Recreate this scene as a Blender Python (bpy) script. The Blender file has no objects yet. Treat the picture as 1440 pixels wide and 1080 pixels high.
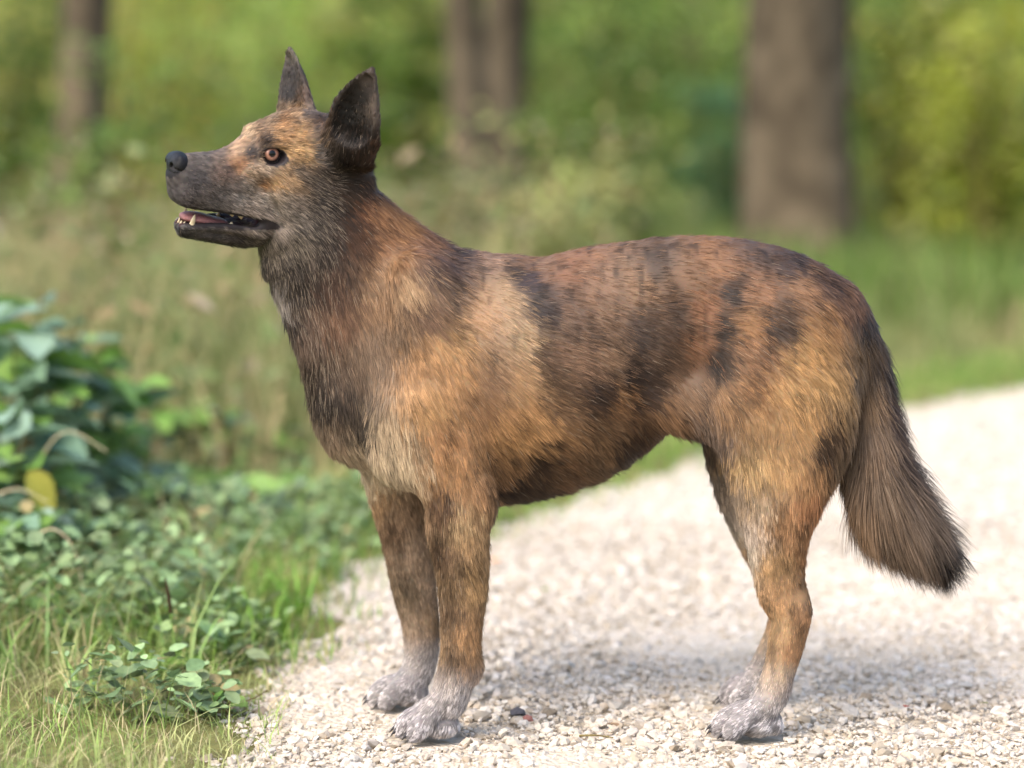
import bpy, math, random, os
import numpy as np
from mathutils import Vector, Matrix, kdtree

# ------------------------------------------------------------------ scene, camera, light
scene = bpy.context.scene
rng = np.random.default_rng(7)
random.seed(7)

CAM = np.array((0.0, -3.0, 0.739))
PITCH = math.radians(5.87)
FPX = 3400.0                       # focal length in photo pixels (85 mm on a 36 mm sensor, 1440 px wide)
cam_data = bpy.data.cameras.new('camera')
cam_data.lens = 85.0
cam_data.sensor_width = 36.0
cam_data.clip_start = 0.05
cam_data.clip_end = 300.0
cam_data.dof.use_dof = True
cam_data.dof.focus_distance = 2.955
cam_data.dof.aperture_fstop = 1.9
cam = bpy.data.objects.new('camera', cam_data)
cam.location = CAM
cam.rotation_euler = (math.pi / 2 - PITCH, 0, 0)
scene.collection.objects.link(cam)
scene.camera = cam

SUN_EL, SUN_AZ = math.radians(48), math.radians(-142)     # azimuth from +Y, clockwise: upper left, behind the camera
world = bpy.data.worlds.new('World')
scene.world = world
world.use_nodes = True
wn = world.node_tree.nodes
sky = wn.new('ShaderNodeTexSky')
sky.sky_type = 'NISHITA'
sky.sun_disc = False
sky.sun_elevation = SUN_EL
sky.sun_rotation = SUN_AZ
sky.air_density = 1.0
sky.dust_density = 3.5
sky.ozone_density = 0.6
wn['Background'].inputs['Strength'].default_value = 0.15
world.node_tree.links.new(sky.outputs[0], wn['Background'].inputs['Color'])

sun_data = bpy.data.lights.new('sun', 'SUN')
sun_data.energy = 0.75
sun_data.angle = math.radians(28)
sun_data.color = (1.0, 0.93, 0.84)
sun = bpy.data.objects.new('sun', sun_data)
sd = Vector((math.sin(SUN_AZ) * math.cos(SUN_EL), math.cos(SUN_AZ) * math.cos(SUN_EL), math.sin(SUN_EL)))
sun.rotation_euler = sd.to_track_quat('Z', 'Y').to_euler()
sun.location = sd * 20
scene.collection.objects.link(sun)

scene.view_settings.view_transform = 'Standard'
scene.view_settings.look = 'None'
scene.view_settings.gamma = 1.0
scene.view_settings.use_curve_mapping = False
scene.view_settings.exposure = 1.66
scene.render.engine = 'CYCLES'
scene.cycles.use_denoising = True
scene.cycles.max_bounces = 6
scene.cycles.diffuse_bounces = 3
scene.cycles.transmission_bounces = 4
scene.cycles.transparent_max_bounces = 8
scene.cycles.caustics_reflective = False
scene.cycles.caustics_refractive = False
scene.cycles_curves.shape = 'RIBBONS'
scene.cycles_curves.subdivisions = 2

# ------------------------------------------------------------------ helpers
COL = scene.collection
FWD = np.array((0.0, math.cos(PITCH), -math.sin(PITCH)))
UPV = np.array((0.0, math.sin(PITCH), math.cos(PITCH)))
RGT = np.array((1.0, 0.0, 0.0))

def ray(px, py):
    d = FWD + RGT * ((px - 720) / FPX) + UPV * ((540 - py) / FPX)
    return d

def U(px, py, Y=0.0):
    """world point seen at photo pixel (px, py) on the vertical plane y = Y"""
    d = ray(px, py)
    return CAM + d * ((Y - CAM[1]) / d[1])

def G(px, py, z=0.0):
    """ground point seen at a photo pixel"""
    d = ray(px, py)
    return CAM + d * ((z - CAM[2]) / d[2])

def side_px(P):
    """object-space side view of the dog (its plane y = 0), in photo-pixel units"""
    P = np.asarray(P)
    rel = np.stack([P[..., 0], np.zeros(P.shape[:-1]), P[..., 2]], -1) - CAM
    zc = rel @ FWD
    return 720 + FPX * (rel @ RGT) / zc, 540 - FPX * (rel @ UPV) / zc

def lin(c):
    c = np.asarray(c, float) / 255.0
    return np.where(c <= 0.04045, c / 12.92, ((c + 0.055) / 1.055) ** 2.4)

def vnoise(P, scale=1.0, seed=0):
    """smooth value noise 0..1 on points P (N,3)"""
    p = np.asarray(P) * scale + seed * 17.31
    i = np.floor(p).astype(np.int64)
    f = p - i
    f = f * f * (3 - 2 * f)
    def h(ix, iy, iz):
        n = (ix * 73856093) ^ (iy * 19349663) ^ (iz * 83492791) ^ (seed * 2654435)
        n = (n ^ (n >> 13)) * 1274126177
        return ((n ^ (n >> 16)) & 0xFFFF) / 65535.0
    out = 0
    for dx in (0, 1):
        for dy in (0, 1):
            for dz in (0, 1):
                w = (f[:, 0] if dx else 1 - f[:, 0]) * (f[:, 1] if dy else 1 - f[:, 1]) * (f[:, 2] if dz else 1 - f[:, 2])
                out = out + w * h(i[:, 0] + dx, i[:, 1] + dy, i[:, 2] + dz)
    return out

def mesh_np(name, V, F, mat=None, smooth=True, cols=None, extra=None):
    """mesh from numpy vertices and a (N,k) face array (or a list of such arrays)"""
    me = bpy.data.meshes.new(name)
    Fs = F if isinstance(F, list) else [F]
    V = np.ascontiguousarray(V, np.float32)
    me.vertices.add(len(V))
    me.vertices.foreach_set('co', V.ravel())
    nl = sum(f.size for f in Fs)
    npoly = sum(len(f) for f in Fs)
    me.loops.add(nl)
    me.loops.foreach_set('vertex_index', np.concatenate([f.ravel() for f in Fs]).astype(np.int32))
    me.polygons.add(npoly)
    sizes = np.concatenate([np.full(len(f), f.shape[1]) for f in Fs])
    starts = np.concatenate([[0], np.cumsum(sizes)[:-1]])
    me.polygons.foreach_set('loop_start', starts.astype(np.int32))
    me.polygons.foreach_set('use_smooth', np.full(npoly, smooth))
    if cols is not None:
        a = me.attributes.new('col', 'FLOAT_COLOR', 'POINT')
        c4 = np.ones((len(V), 4), np.float32)
        c4[:, :3] = cols
        a.data.foreach_set('color', c4.ravel())
    for k, v in (extra or {}).items():
        a = me.attributes.new(k, 'FLOAT', 'POINT')
        a.data.foreach_set('value', np.asarray(v, np.float32))
    me.update(calc_edges=True)
    me.validate()
    if mat:
        me.materials.append(mat)
    return me

def add(name, data, parent=None, label=None, cat=None, group=None, kind=None, loc=None, rot=None, scale=None):
    o = bpy.data.objects.new(name, data)
    COL.objects.link(o)
    if parent is not None:
        o.parent = parent
    if loc is not None: o.location = loc
    if rot is not None: o.rotation_euler = rot
    if scale is not None: o.scale = scale if hasattr(scale, '__len__') else (scale,) * 3
    if label: o['label'] = label
    if cat: o['category'] = cat
    if group: o['group'] = group
    if kind: o['kind'] = kind
    return o

def new_mat(name):
    m = bpy.data.materials.new(name)
    m.use_nodes = True
    nt = m.node_tree
    return m, nt, nt.nodes['Principled BSDF']

def noise_mat(name, c1, c2, scale=20.0, rough=0.8, spec=0.3, bump=0.0, bscale=None, detail=6.0, c3=None):
    """principled surface whose colour wanders between c1 and c2 (linear) with noise"""
    m, nt, b = new_mat(name)
    tc = nt.nodes.new('ShaderNodeTexCoord')
    nz = nt.nodes.new('ShaderNodeTexNoise')
    nz.inputs['Scale'].default_value = scale
    nz.inputs['Detail'].default_value = detail
    nt.links.new(tc.outputs['Object'], nz.inputs['Vector'])
    r = nt.nodes.new('ShaderNodeValToRGB')
    r.color_ramp.elements[0].position = 0.32
    r.color_ramp.elements[1].position = 0.68
    r.color_ramp.elements[0].color = (*c1, 1)
    r.color_ramp.elements[1].color = (*c2, 1)
    if c3 is not None:
        e = r.color_ramp.elements.new(0.5)
        e.color = (*c3, 1)
    nt.links.new(nz.outputs['Fac'], r.inputs['Fac'])
    nt.links.new(r.outputs['Color'], b.inputs['Base Color'])
    b.inputs['Roughness'].default_value = rough
    b.inputs['Specular IOR Level'].default_value = spec
    if bump:
        n2 = nt.nodes.new('ShaderNodeTexNoise')
        n2.inputs['Scale'].default_value = bscale or scale * 4
        n2.inputs['Detail'].default_value = 8
        nt.links.new(tc.outputs['Object'], n2.inputs['Vector'])
        bp = nt.nodes.new('ShaderNodeBump')
        bp.inputs['Strength'].default_value = bump
        bp.inputs['Distance'].default_value = 0.01
        nt.links.new(n2.outputs['Fac'], bp.inputs['Height'])
        nt.links.new(bp.outputs['Normal'], b.inputs['Normal'])
    return m

def catmull(A, n):
    """resample rows of A (stations) to a smooth curve, n steps per span"""
    A = np.asarray(A, float)
    P = np.vstack([2 * A[0] - A[1], A, 2 * A[-1] - A[-2]])
    out = []
    for i in range(1, len(P) - 2):
        p0, p1, p2, p3 = P[i - 1], P[i], P[i + 1], P[i + 2]
        for t in np.linspace(0, 1, n, endpoint=False):
            out.append(0.5 * ((2 * p1) + (-p0 + p2) * t + (2 * p0 - 5 * p1 + 4 * p2 - p3) * t ** 2 + (-p0 + 3 * p1 - 3 * p2 + p3) * t ** 3))
    out.append(A[-1])
    return np.array(out)

# ------------------------------------------------------------------ ground and path
EDGE_PX = [(150, 1500), (255, 1200), (318, 1085), (345, 1010), (385, 945), (432, 885), (470, 815), (520, 782), (610, 765), (690, 748), (760, 722), (860, 690),
           (980, 652), (1120, 612), (1270, 574), (1440, 548), (1800, 500)]
EDGE = np.array([G(a, b)[:2] for a, b in EDGE_PX])
EDGE = np.vstack([[EDGE[0, 0] - .35, -4.2], EDGE, [9.0, EDGE[-1, 1] + 6.5]])

def y_edge(x):
    return np.interp(x, EDGE[:, 0], EDGE[:, 1])

def off_path(P):
    """signed distance-like measure, positive off the path (metres)"""
    x, y = P[:, 0], P[:, 1]
    best = np.full(len(P), 1e9)
    for i in range(len(EDGE) - 1):
        a, b = EDGE[i], EDGE[i + 1]
        ab = b - a
        t = np.clip(((x - a[0]) * ab[0] + (y - a[1]) * ab[1]) / (ab @ ab), 0, 1)
        best = np.minimum(best, np.hypot(x - a[0] - t * ab[0], y - a[1] - t * ab[1]))
    s = np.where((y > y_edge(x)) | (x < EDGE[0, 0]), 1.0, -1.0)
    return best * s

def ground_z(P):
    o = off_path(P)
    P3 = np.stack([P[:, 0], P[:, 1], np.zeros(len(P))], -1)
    bump = (vnoise(P3, 1.3, 31) - .5) * .10 + (vnoise(P3, 5, 32) - .5) * .035
    rise = np.clip(o, 0, .5) / .5
    return np.where(o < -.12, -.03, -.012 + np.clip(o + .12, 0, .2) * .09 + bump * rise * np.clip(o * 1.5, 0, 1))

xa = np.concatenate([-np.geomspace(2.2, 90, 34)[::-1], np.arange(-2.1, 2.15, .05), np.geomspace(2.2, 90, 34)])
ya = np.concatenate([[-60, -20, -8, -5], np.arange(-4.2, 6.0, .06), np.geomspace(6.1, 150, 44)])
gx, gy = np.meshgrid(xa, ya, indexing='ij')
GP = np.stack([gx.ravel(), gy.ravel()], -1)
GV = np.column_stack([GP, ground_z(GP)])
nx_, ny_ = len(xa), len(ya)
ii, jj = np.meshgrid(np.arange(nx_ - 1), np.arange(ny_ - 1), indexing='ij')
i0 = (ii * ny_ + jj).ravel()
GQ = np.stack([i0, i0 + ny_, i0 + ny_ + 1, i0 + 1], -1)
soil = noise_mat('forest_soil', lin((84, 74, 50)), lin((124, 122, 76)), 9, .95, .1, .8, 60, c3=lin((104, 104, 62)))
add('ground', mesh_np('ground', GV, GQ, soil), kind='structure')

# the path: a sheet of packed fines under the loose stone
PQ, PV = [], []
px_ = np.concatenate([np.arange(-1.4, 2.4, .03), np.geomspace(2.45, 9, 30)])
rows = 150
for x in px_:
    ye = y_edge(x)
    t = np.linspace(0, 1, rows)
    lo = -4.2
    yy = lo + (ye + .06 - lo) * t
    PV.append(np.column_stack([np.full(rows, x), yy]))
PV = np.vstack(PV)
PV[:, 1] += np.where(PV[:, 1] > -4, (vnoise(np.column_stack([PV, np.zeros(len(PV))]), 7, 33) - .5) * .07, 0)
P3 = np.column_stack([PV, np.zeros(len(PV))])
pz = -.004 + (vnoise(P3, 22, 34) - .5) * .006 + (vnoise(P3, 4, 35) - .5) * .012
PV = np.column_stack([PV, pz])
ii, jj = np.meshgrid(np.arange(len(px_) - 1), np.arange(rows - 1), indexing='ij')
i0 = (ii * rows + jj).ravel()
PQ = np.stack([i0, i0 + rows, i0 + rows + 1, i0 + 1], -1)

pm, nt, b = new_mat('limestone_fines')
tc = nt.nodes.new('ShaderNodeTexCoord')
vo = nt.nodes.new('ShaderNodeTexVoronoi'); vo.inputs['Scale'].default_value = 110
nt.links.new(tc.outputs['Object'], vo.inputs['Vector'])
rm = nt.nodes.new('ShaderNodeValToRGB')
rm.color_ramp.elements[0].color = (*(lin((230, 218, 202)) * .74), 1); rm.color_ramp.elements[1].color = (*(lin((216, 202, 182)) * .76), 1)
rm.color_ramp.elements[0].position = .15; rm.color_ramp.elements[1].position = .75
nt.links.new(vo.outputs['Distance'], rm.inputs['Fac'])
nz = nt.nodes.new('ShaderNodeTexNoise'); nz.inputs['Scale'].default_value = 6; nz.inputs['Detail'].default_value = 8
nt.links.new(tc.outputs['Object'], nz.inputs['Vector'])
r2 = nt.nodes.new('ShaderNodeValToRGB')
r2.color_ramp.elements[0].position = .35; r2.color_ramp.elements[0].color = (.80, .78, .72, 1); r2.color_ramp.elements[1].position = .6; r2.color_ramp.elements[1].color = (1, 1, 1, 1)
nt.links.new(nz.outputs['Fac'], r2.inputs['Fac'])
mx = nt.nodes.new('ShaderNodeMix'); mx.data_type = 'RGBA'; mx.blend_type = 'MULTIPLY'; mx.inputs['Factor'].default_value = 1
nt.links.new(rm.outputs['Color'], mx.inputs['A']); nt.links.new(r2.outputs['Color'], mx.inputs['B'])
nt.links.new(mx.outputs['Result'], b.inputs['Base Color'])
bp = nt.nodes.new('ShaderNodeBump'); bp.inputs['Strength'].default_value = .8; bp.inputs['Distance'].default_value = .006; bp.invert = True
nt.links.new(vo.outputs['Distance'], bp.inputs['Height']); nt.links.new(bp.outputs['Normal'], b.inputs['Normal'])
b.inputs['Roughness'].default_value = .95; b.inputs['Specular IOR Level'].default_value = .15
path = add('path', mesh_np('path', PV, PQ, pm), kind='structure')

def attr_mat(name, rough, spec, scale, amt, bump=0, translucent=0.0):
    m, nt, b = new_mat(name)
    at = nt.nodes.new('ShaderNodeAttribute'); at.attribute_name = 'col'
    tc = nt.nodes.new('ShaderNodeTexCoord')
    nz = nt.nodes.new('ShaderNodeTexNoise'); nz.inputs['Scale'].default_value = scale; nz.inputs['Detail'].default_value = 6
    nt.links.new(tc.outputs['Object'], nz.inputs['Vector'])
    r = nt.nodes.new('ShaderNodeValToRGB'); r.color_ramp.elements[0].position = .3; r.color_ramp.elements[1].position = .7
    r.color_ramp.elements[0].color = (1 - amt, 1 - amt, 1 - amt, 1); r.color_ramp.elements[1].color = (1, 1, 1, 1)
    nt.links.new(nz.outputs['Fac'], r.inputs['Fac'])
    mx = nt.nodes.new('ShaderNodeMix'); mx.data_type = 'RGBA'; mx.blend_type = 'MULTIPLY'; mx.inputs['Factor'].default_value = 1
    nt.links.new(at.outputs['Color'], mx.inputs['A']); nt.links.new(r.outputs['Color'], mx.inputs['B'])
    nt.links.new(mx.outputs['Result'], b.inputs['Base Color'])
    b.inputs['Roughness'].default_value = rough; b.inputs['Specular IOR Level'].default_value = spec
    if bump:
        bp = nt.nodes.new('ShaderNodeBump'); bp.inputs['Strength'].default_value = bump; bp.inputs['Distance'].default_value = .003
        nt.links.new(nz.outputs['Fac'], bp.inputs['Height']); nt.links.new(bp.outputs['Normal'], b.inputs['Normal'])
    if translucent:
        tr = nt.nodes.new('ShaderNodeBsdfTranslucent'); nt.links.new(mx.outputs['Result'], tr.inputs['Color'])
        ms = nt.nodes.new('ShaderNodeMixShader'); ms.inputs[0].default_value = translucent
        out = nt.nodes['Material Output']
        nt.links.new(b.outputs[0], ms.inputs[1]); nt.links.new(tr.outputs[0], ms.inputs[2]); nt.links.new(ms.outputs[0], out.inputs['Surface'])
    return m

stone_m = attr_mat('limestone_chip', .9, .2, 160, .22, .5)
phi = (1 + 5 ** .5) / 2
ICO = np.array([(-1, phi, 0), (1, phi, 0), (-1, -phi, 0), (1, -phi, 0), (0, -1, phi), (0, 1, phi), (0, -1, -phi), (0, 1, -phi), (phi, 0, -1), (phi, 0, 1), (-phi, 0, -1), (-phi, 0, 1)]) / math.sqrt(1 + phi * phi)
ICF = np.array([(0, 11, 5), (0, 5, 1), (0, 1, 7), (0, 7, 10), (0, 10, 11), (1, 5, 9), (5, 11, 4), (11, 10, 2), (10, 7, 6), (7, 1, 8), (3, 9, 4), (3, 4, 2), (3, 2, 6), (3, 6, 8), (3, 8, 9), (4, 9, 5), (2, 4, 11), (6, 2, 10), (8, 6, 7), (9, 8, 1)])
def chip(seed):
    r = np.random.default_rng(seed)
    V = ICO * r.uniform(.72, 1.22, (12, 1)) + r.normal(0, .10, (12, 3))
    return V * np.array((1.0, r.uniform(.6, .95), r.uniform(.42, .72)))
CHIPS = np.array([chip(s) for s in range(60)])

def stone_cols(n):
    base = np.array([lin(c) for c in ((234, 224, 208), (226, 213, 195), (240, 232, 220), (216, 201, 181), (206, 192, 171), (230, 219, 206), (188, 172, 150), (150, 138, 122))])
    k = rng.choice(8, n, p=[.26, .22, .19, .11, .07, .13, .015, .005])
    return base[k] * rng.uniform(.80, 1.08, (n, 1)) * .70

def rand_rot(n, tilt=.5):
    az = rng.uniform(0, 2 * math.pi, n); a = rng.normal(0, tilt, n); bb = rng.normal(0, tilt, n)
    Rz = np.zeros((n, 3, 3)); Rz[:, 0, 0] = np.cos(az); Rz[:, 0, 1] = -np.sin(az); Rz[:, 1, 0] = np.sin(az); Rz[:, 1, 1] = np.cos(az); Rz[:, 2, 2] = 1
    Rx = np.zeros((n, 3, 3)); Rx[:, 0, 0] = 1; Rx[:, 1, 1] = np.cos(a); Rx[:, 1, 2] = -np.sin(a); Rx[:, 2, 1] = np.sin(a); Rx[:, 2, 2] = np.cos(a)
    Ry = np.zeros((n, 3, 3)); Ry[:, 1, 1] = 1; Ry[:, 0, 0] = np.cos(bb); Ry[:, 0, 2] = np.sin(bb); Ry[:, 2, 0] = -np.sin(bb); Ry[:, 2, 2] = np.cos(bb)
    return Rx @ Ry @ Rz

def scatter_path(n, d0, d1, spread=1.0):
    """points on the path between camera distances d0..d1, within the view and a margin"""
    out = []
    while sum(len(o) for o in out) < n:
        y = rng.uniform(CAM[1] + d0, CAM[1] + d1, n * 3)
        half = (y - CAM[1]) * .235 + .35
        x = rng.uniform(-1, 1, n * 3) * ((d1 * .235) + .35)
        P = np.stack([x, y], -1)[np.abs(x) < half]
        o = off_path(P) + (vnoise(np.column_stack([P, np.zeros(len(P))]), 9, 36) - .5) * .26
        out.append(P[o < .05])
    return np.vstack(out)[:n]

def foot_clear(P, r):
    """no loose stone inside a paw"""
    ok = np.ones(len(P), bool)
    for (a, c, Yc) in ((600, 1020, -.084), (560, 975, .079), (1045, 1020, -.079), (1045, 965, .079)):
        g = U(a, c, Yc)
        ok &= ((P[:, 0] - g[0]) / .050) ** 2 + ((P[:, 1] - g[1]) / .042) ** 2 > 1
    return ok

def gravel_mesh(specs):
    Vs, Fs, Cs = [], [], []
    off = 0
    for n, d0, d1, r0, r1 in specs:
        P = scatter_path(n, d0, d1)
        P = P[foot_clear(P, 0)]
        n = len(P)
        r = np.exp(rng.uniform(math.log(r0), math.log(r1), n))
        B = CHIPS[rng.integers(0, 60, n)] * r[:, None, None]
        B = np.einsum('nij,nkj->nki', rand_rot(n, .35), B)
        z = rng.uniform(-.45, .16, n) * r
        B = B + np.stack([P[:, 0], P[:, 1], z], -1)[:, None, :]
        Vs.append(B.reshape(-1, 3)); Fs.append((ICF[None] + (np.arange(n) * 12)[:, None, None]).reshape(-1, 3) + off)
        Cs.append(np.repeat(stone_cols(n), 12, 0)); off += n * 12
    return mesh_np('gravel', np.vstack(Vs), np.vstack(Fs), stone_m, False, np.vstack(Cs))

gravel = add('gravel', gravel_mesh([(30000, 2.25, 3.8, .0016, .0050), (7500, 2.25, 4.2, .0050, .0110), (16000, 3.5, 5.0, .0030, .0095), (26000, 4.6, 8.6, .0045, .012)]), path, kind='stuff')
# the biggest loose stones near the dog, one object each
sm = [mesh_np('stone', CHIPS[k] , ICF, stone_m, False, np.tile(stone_cols(1), (12, 1))) for k in range(40)]
SP = scatter_path(330, 2.35, 3.7); SP = SP[foot_clear(SP, 0)][:296]
for k, p in enumerate(SP):
    r = random.uniform(.008, .0165)
    add('stone', sm[k % 40], path, loc=(p[0], p[1], r * .06), rot=(random.gauss(0, .15), random.gauss(0, .15), random.uniform(0, 6.28)), scale=(r, r * random.uniform(.75, 1), r * random.uniform(.7, .95)))
# ------------------------------------------------------------------ leaves and trees behind
leaf_far = attr_mat('leaf_background', .45, .45, 8, .25, 0, .45)
leaf_near = attr_mat('leaf_bramble', .52, .32, 120, .3, .25, .22)
grass_m = attr_mat('grass_blade', .6, .3, 40, .2, 0, .30)
bark = noise_mat('bark', lin((60, 53, 43)), lin((108, 97, 80)), 5, .95, .1, 1.0, 40, c3=lin((84, 75, 61)))
stem_m = noise_mat('woody_stem', lin((82, 70, 46)), lin((120, 108, 66)), 60, .8, .2)

LV = np.array([(-1, 0, 0), (-.25, .42, .10), (.45, .36, .06), (1, 0, -.10), (.45, -.36, .06), (-.25, -.42, .10)], float) * .5
LF = np.array([(0, 5, 1), (1, 5, 4), (1, 4, 2), (2, 4, 3)])
def orient(n, up=.5):
    """random leaf frames, blades tending to face up"""
    nrm = rng.normal(0, 1, (n, 3)); nrm /= np.linalg.norm(nrm, axis=1)[:, None]
    nrm[:, 2] = np.abs(nrm[:, 2]) + up; nrm /= np.linalg.norm(nrm, axis=1)[:, None]
    t = rng.normal(0, 1, (n, 3)); t -= nrm * (t * nrm).sum(1)[:, None]; t /= np.linalg.norm(t, axis=1)[:, None]
    b = np.cross(nrm, t)
    return np.stack([t, b, nrm], -1)                       # columns
def leaf_cloud(name, C, size, cols, mat, up=.5, shape=(LV, LF)):
    n = len(C)
    V0, F0 = shape
    R = orient(n, up)
    s = size * rng.uniform(.6, 1.25, n)
    B = np.einsum('nij,kj->nki', R, V0) * s[:, None, None] + C[:, None, :]
    k = len(V0)
    F = (F0[None] + (np.arange(n) * k)[:, None, None]).reshape(-1, F0.shape[1])
    return mesh_np(name, B.reshape(-1, 3), F, mat, True, np.repeat(cols, k, 0))

def tint(n, c, var=.25, alt=None, pa=.0):
    out = np.tile(lin(c), (n, 1)) * rng.uniform(1 - var, 1 + var, (n, 1)) * rng.uniform(.9, 1.1, (n, 3))
    if alt is not None:
        m = rng.random(n) < pa
        out[m] = lin(alt) * rng.uniform(.8, 1.2, (m.sum(), 1))
    return out

def gz(x, y):
    return float(ground_z(np.array([[x, y]]))[0])

def at_depth(px, d):
    return (px - 720) / FPX * d * math.cos(PITCH), CAM[1] + d

def tube(path_pts, radii, n=10):
    C = np.asarray(path_pts, float)
    V, Q = [], []
    for i, c in enumerate(C):
        t = C[min(i + 1, len(C) - 1)] - C[max(i - 1, 0)]; t /= np.linalg.norm(t)
        a = np.cross(t, (0.3, 1, .2)); a /= np.linalg.norm(a); b = np.cross(t, a)
        for j in range(n):
            an = 2 * math.pi * j / n
            r = radii[i] * (1 + .10 * math.sin(an * 3 + i * .7) + random.uniform(-.05, .05))
            V.append(c + a * r * math.cos(an) + b * r * math.sin(an))
    for i in range(len(C) - 1):
        for j in range(n):
            Q.append((i * n + j, i * n + (j + 1) % n, (i + 1) * n + (j + 1) % n, (i + 1) * n + j))
    return np.array(V), np.array(Q)

def join(parts):
    V, F, o = [], [], 0
    for v, f in parts:
        V.append(v); F.append(f + o); o += len(v)
    return np.vstack(V), np.vstack(F)

def tree(name, px, d, width_px, label, h=7.0, lean=0.0, cr=1.9, col=(92, 122, 44)):
    x, y = at_depth(px, d)
    r = width_px / FPX * d / 2
    z0 = gz(x, y) - .08
    root = add(name, None, None, label, 'tree', 'trees standing behind the dog', loc=(x, y, z0))
    hs = np.array([0, .15, .4, .9, 1.6, 2.4, 3.4, 4.6, 5.8, h])
    rr = r * np.array([1.55, 1.25, 1.08, 1.0, .95, .9, .82, .7, .5, .2])
    parts = [tube([(lean * z + .05 * math.sin(z * 1.3 + px), .04 * math.sin(z * 1.7), z) for z in hs], rr, 18)]
    limb_end = []
    for k in range(7):
        z = random.uniform(3.2, 5.8); an = k * 2.4 + random.random()
        L = random.uniform(1.2, 2.0)
        pts = [(lean * z, 0, z), (lean * z + math.cos(an) * L * .5, math.sin(an) * L * .5, z + .35), (lean * z + math.cos(an) * L, math.sin(an) * L, z + .9)]
        parts.append(tube(pts, [r * .3, r * .2, r * .07], 7)); limb_end.append(pts[2])
    V, F = join(parts)
    add('trunk', mesh_np('trunk', V, F, bark), root)
    C = []
    for e in limb_end + [(lean * h, 0, h)]:
        for q in range(5):
            c = np.array(e) + rng.normal(0, .45, 3)
            C.append(c + rng.normal(0, .30, (60, 3)) * np.array((1, 1, .6)))
    C = np.vstack(C)
    add('crown', leaf_cloud('crown', C, .11, tint(len(C), col, .3), leaf_far), root)
    return root

tree('beech_tree', 112, 11.0, 70, 'slim dark tree trunk at the far left, its foot behind low leaves', lean=.004)
tree('beech_tree', 662, 12.5, 54, 'pale lit half of the double trunk above the dog\'s shoulders', lean=-.002)
tree('beech_tree', 720, 13.6, 66, 'darker trunk just right of the pale one, above the dog\'s back')
tree('beech_tree', 1134, 13.0, 154, 'thickest brown tree trunk, rising above the dog\'s rump', h=8)
tree('beech_tree', 976, 24.0, 34, 'thin dark far trunk left of the thickest trunk')

def shrub(px, d, h, r, col, label, n=2600, size=.075, alt=None, pa=0.0, name='shrub', z_lo=.1, group='leafy shrubs at the back'):
    x, y = at_depth(px, d)
    z0 = gz(x, y)
    root = add(name, None, None, label, 'shrub', group, loc=(x, y, z0))
    parts, C = [], []
    nb = 9
    per = n // (nb * 5)
    for k in range(nb):
        an = k * 2.4 + random.random()
        hh = h * random.uniform(.6, 1.0); rr = r * random.uniform(.25, .9)
        tip = np.array((math.cos(an) * rr, math.sin(an) * rr, hh))
        parts.append(tube([(0, 0, -.03), tip * np.array((.35, .35, .5)), tip], [.016, .011, .004], 5))
        for q in range(5):
            t = random.uniform(max(z_lo / hh, .12), 1.0)
            c = tip * np.array((.2 + .8 * t, .2 + .8 * t, t)) + rng.normal(0, .10 * r, 3)
            C.append(c + rng.normal(0, .17, (per, 3)) * np.array((1, 1, .55)) * max(r, .5))
    V, F = join(parts)
    add('stem', mesh_np('stem', V, F, stem_m), root)
    C = np.vstack(C); C[:, 2] = np.maximum(C[:, 2], .02)
    cl = np.repeat(rng.uniform(.65, 1.25, len(C) // per + 1), per)[:len(C)]
    add('crown', leaf_cloud('crown', C, size, tint(len(C), col, .2, alt, pa) * cl[:, None], leaf_far), root)

shrub(-10, 14, 1.9, .75, (96, 128, 48), 'mid green leafy shrub in the top corner left of the slim dark trunk')
shrub(150, 9.5, 1.25, .40, (118, 146, 70), 'thin leafy shrub half hiding the slim dark trunk', n=700)
shrub(250, 17, 2.4, 1.0, (150, 160, 62), 'yellowish green shrub between slim dark trunk and the dog\'s ears', alt=(190, 120, 50), pa=.06)
shrub(345, 20, 2.6, 1.2, (146, 178, 78), 'bright green shrub behind the dog\'s far ear')
shrub(490, 18, 2.5, 1.0, (140, 168, 66), 'fresh green shrub just right of the dog\'s near ear')
shrub(575, 15, 1.9, .5, (84, 112, 26), 'deep green shrub left of the double trunk')
shrub(560, 9.0, .62, .40, (140, 142, 96), 'pale low weed shrub behind the dog\'s nape', n=1300, size=.06)
shrub(775, 9.5, .66, .36, (178, 182, 108), 'low shrub with pale yellow-green leaves behind the withers', n=1300, size=.06, alt=(205, 205, 140), pa=.3)
shrub(835, 10.5, .95, .50, (120, 140, 70), 'low grey-green shrub behind the dog\'s back', n=1700, size=.06, alt=(190, 190, 120), pa=.15)
shrub(850, 17, 2.3, .9, (82, 112, 30), 'dark green shrub right of the double trunk')
shrub(935, 20, 2.6, 1.0, (128, 156, 66), 'mid green shrub in front of the thin far trunk')
shrub(1020, 15, 1.2, .5, (108, 146, 96), 'bluish green low shrub touching the thickest trunk', n=1600)
shrub(1275, 13.5, 1.9, .7, (140, 150, 44), 'yellow-green shrub just right of the thickest trunk', alt=(186, 172, 70), pa=.25)
shrub(1385, 11.5, 1.7, .65, (150, 160, 52), 'bright yellow-green shrub at the right edge', alt=(196, 196, 110), pa=.25)
shrub(1470, 15, 2.2, .9, (120, 150, 62), 'green shrub half cut by the right edge behind the yellow-green one')
shrub(420, 13, 1.3, .6, (112, 132, 66), 'olive shrub behind the dog\'s head and throat', n=1800)

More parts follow.
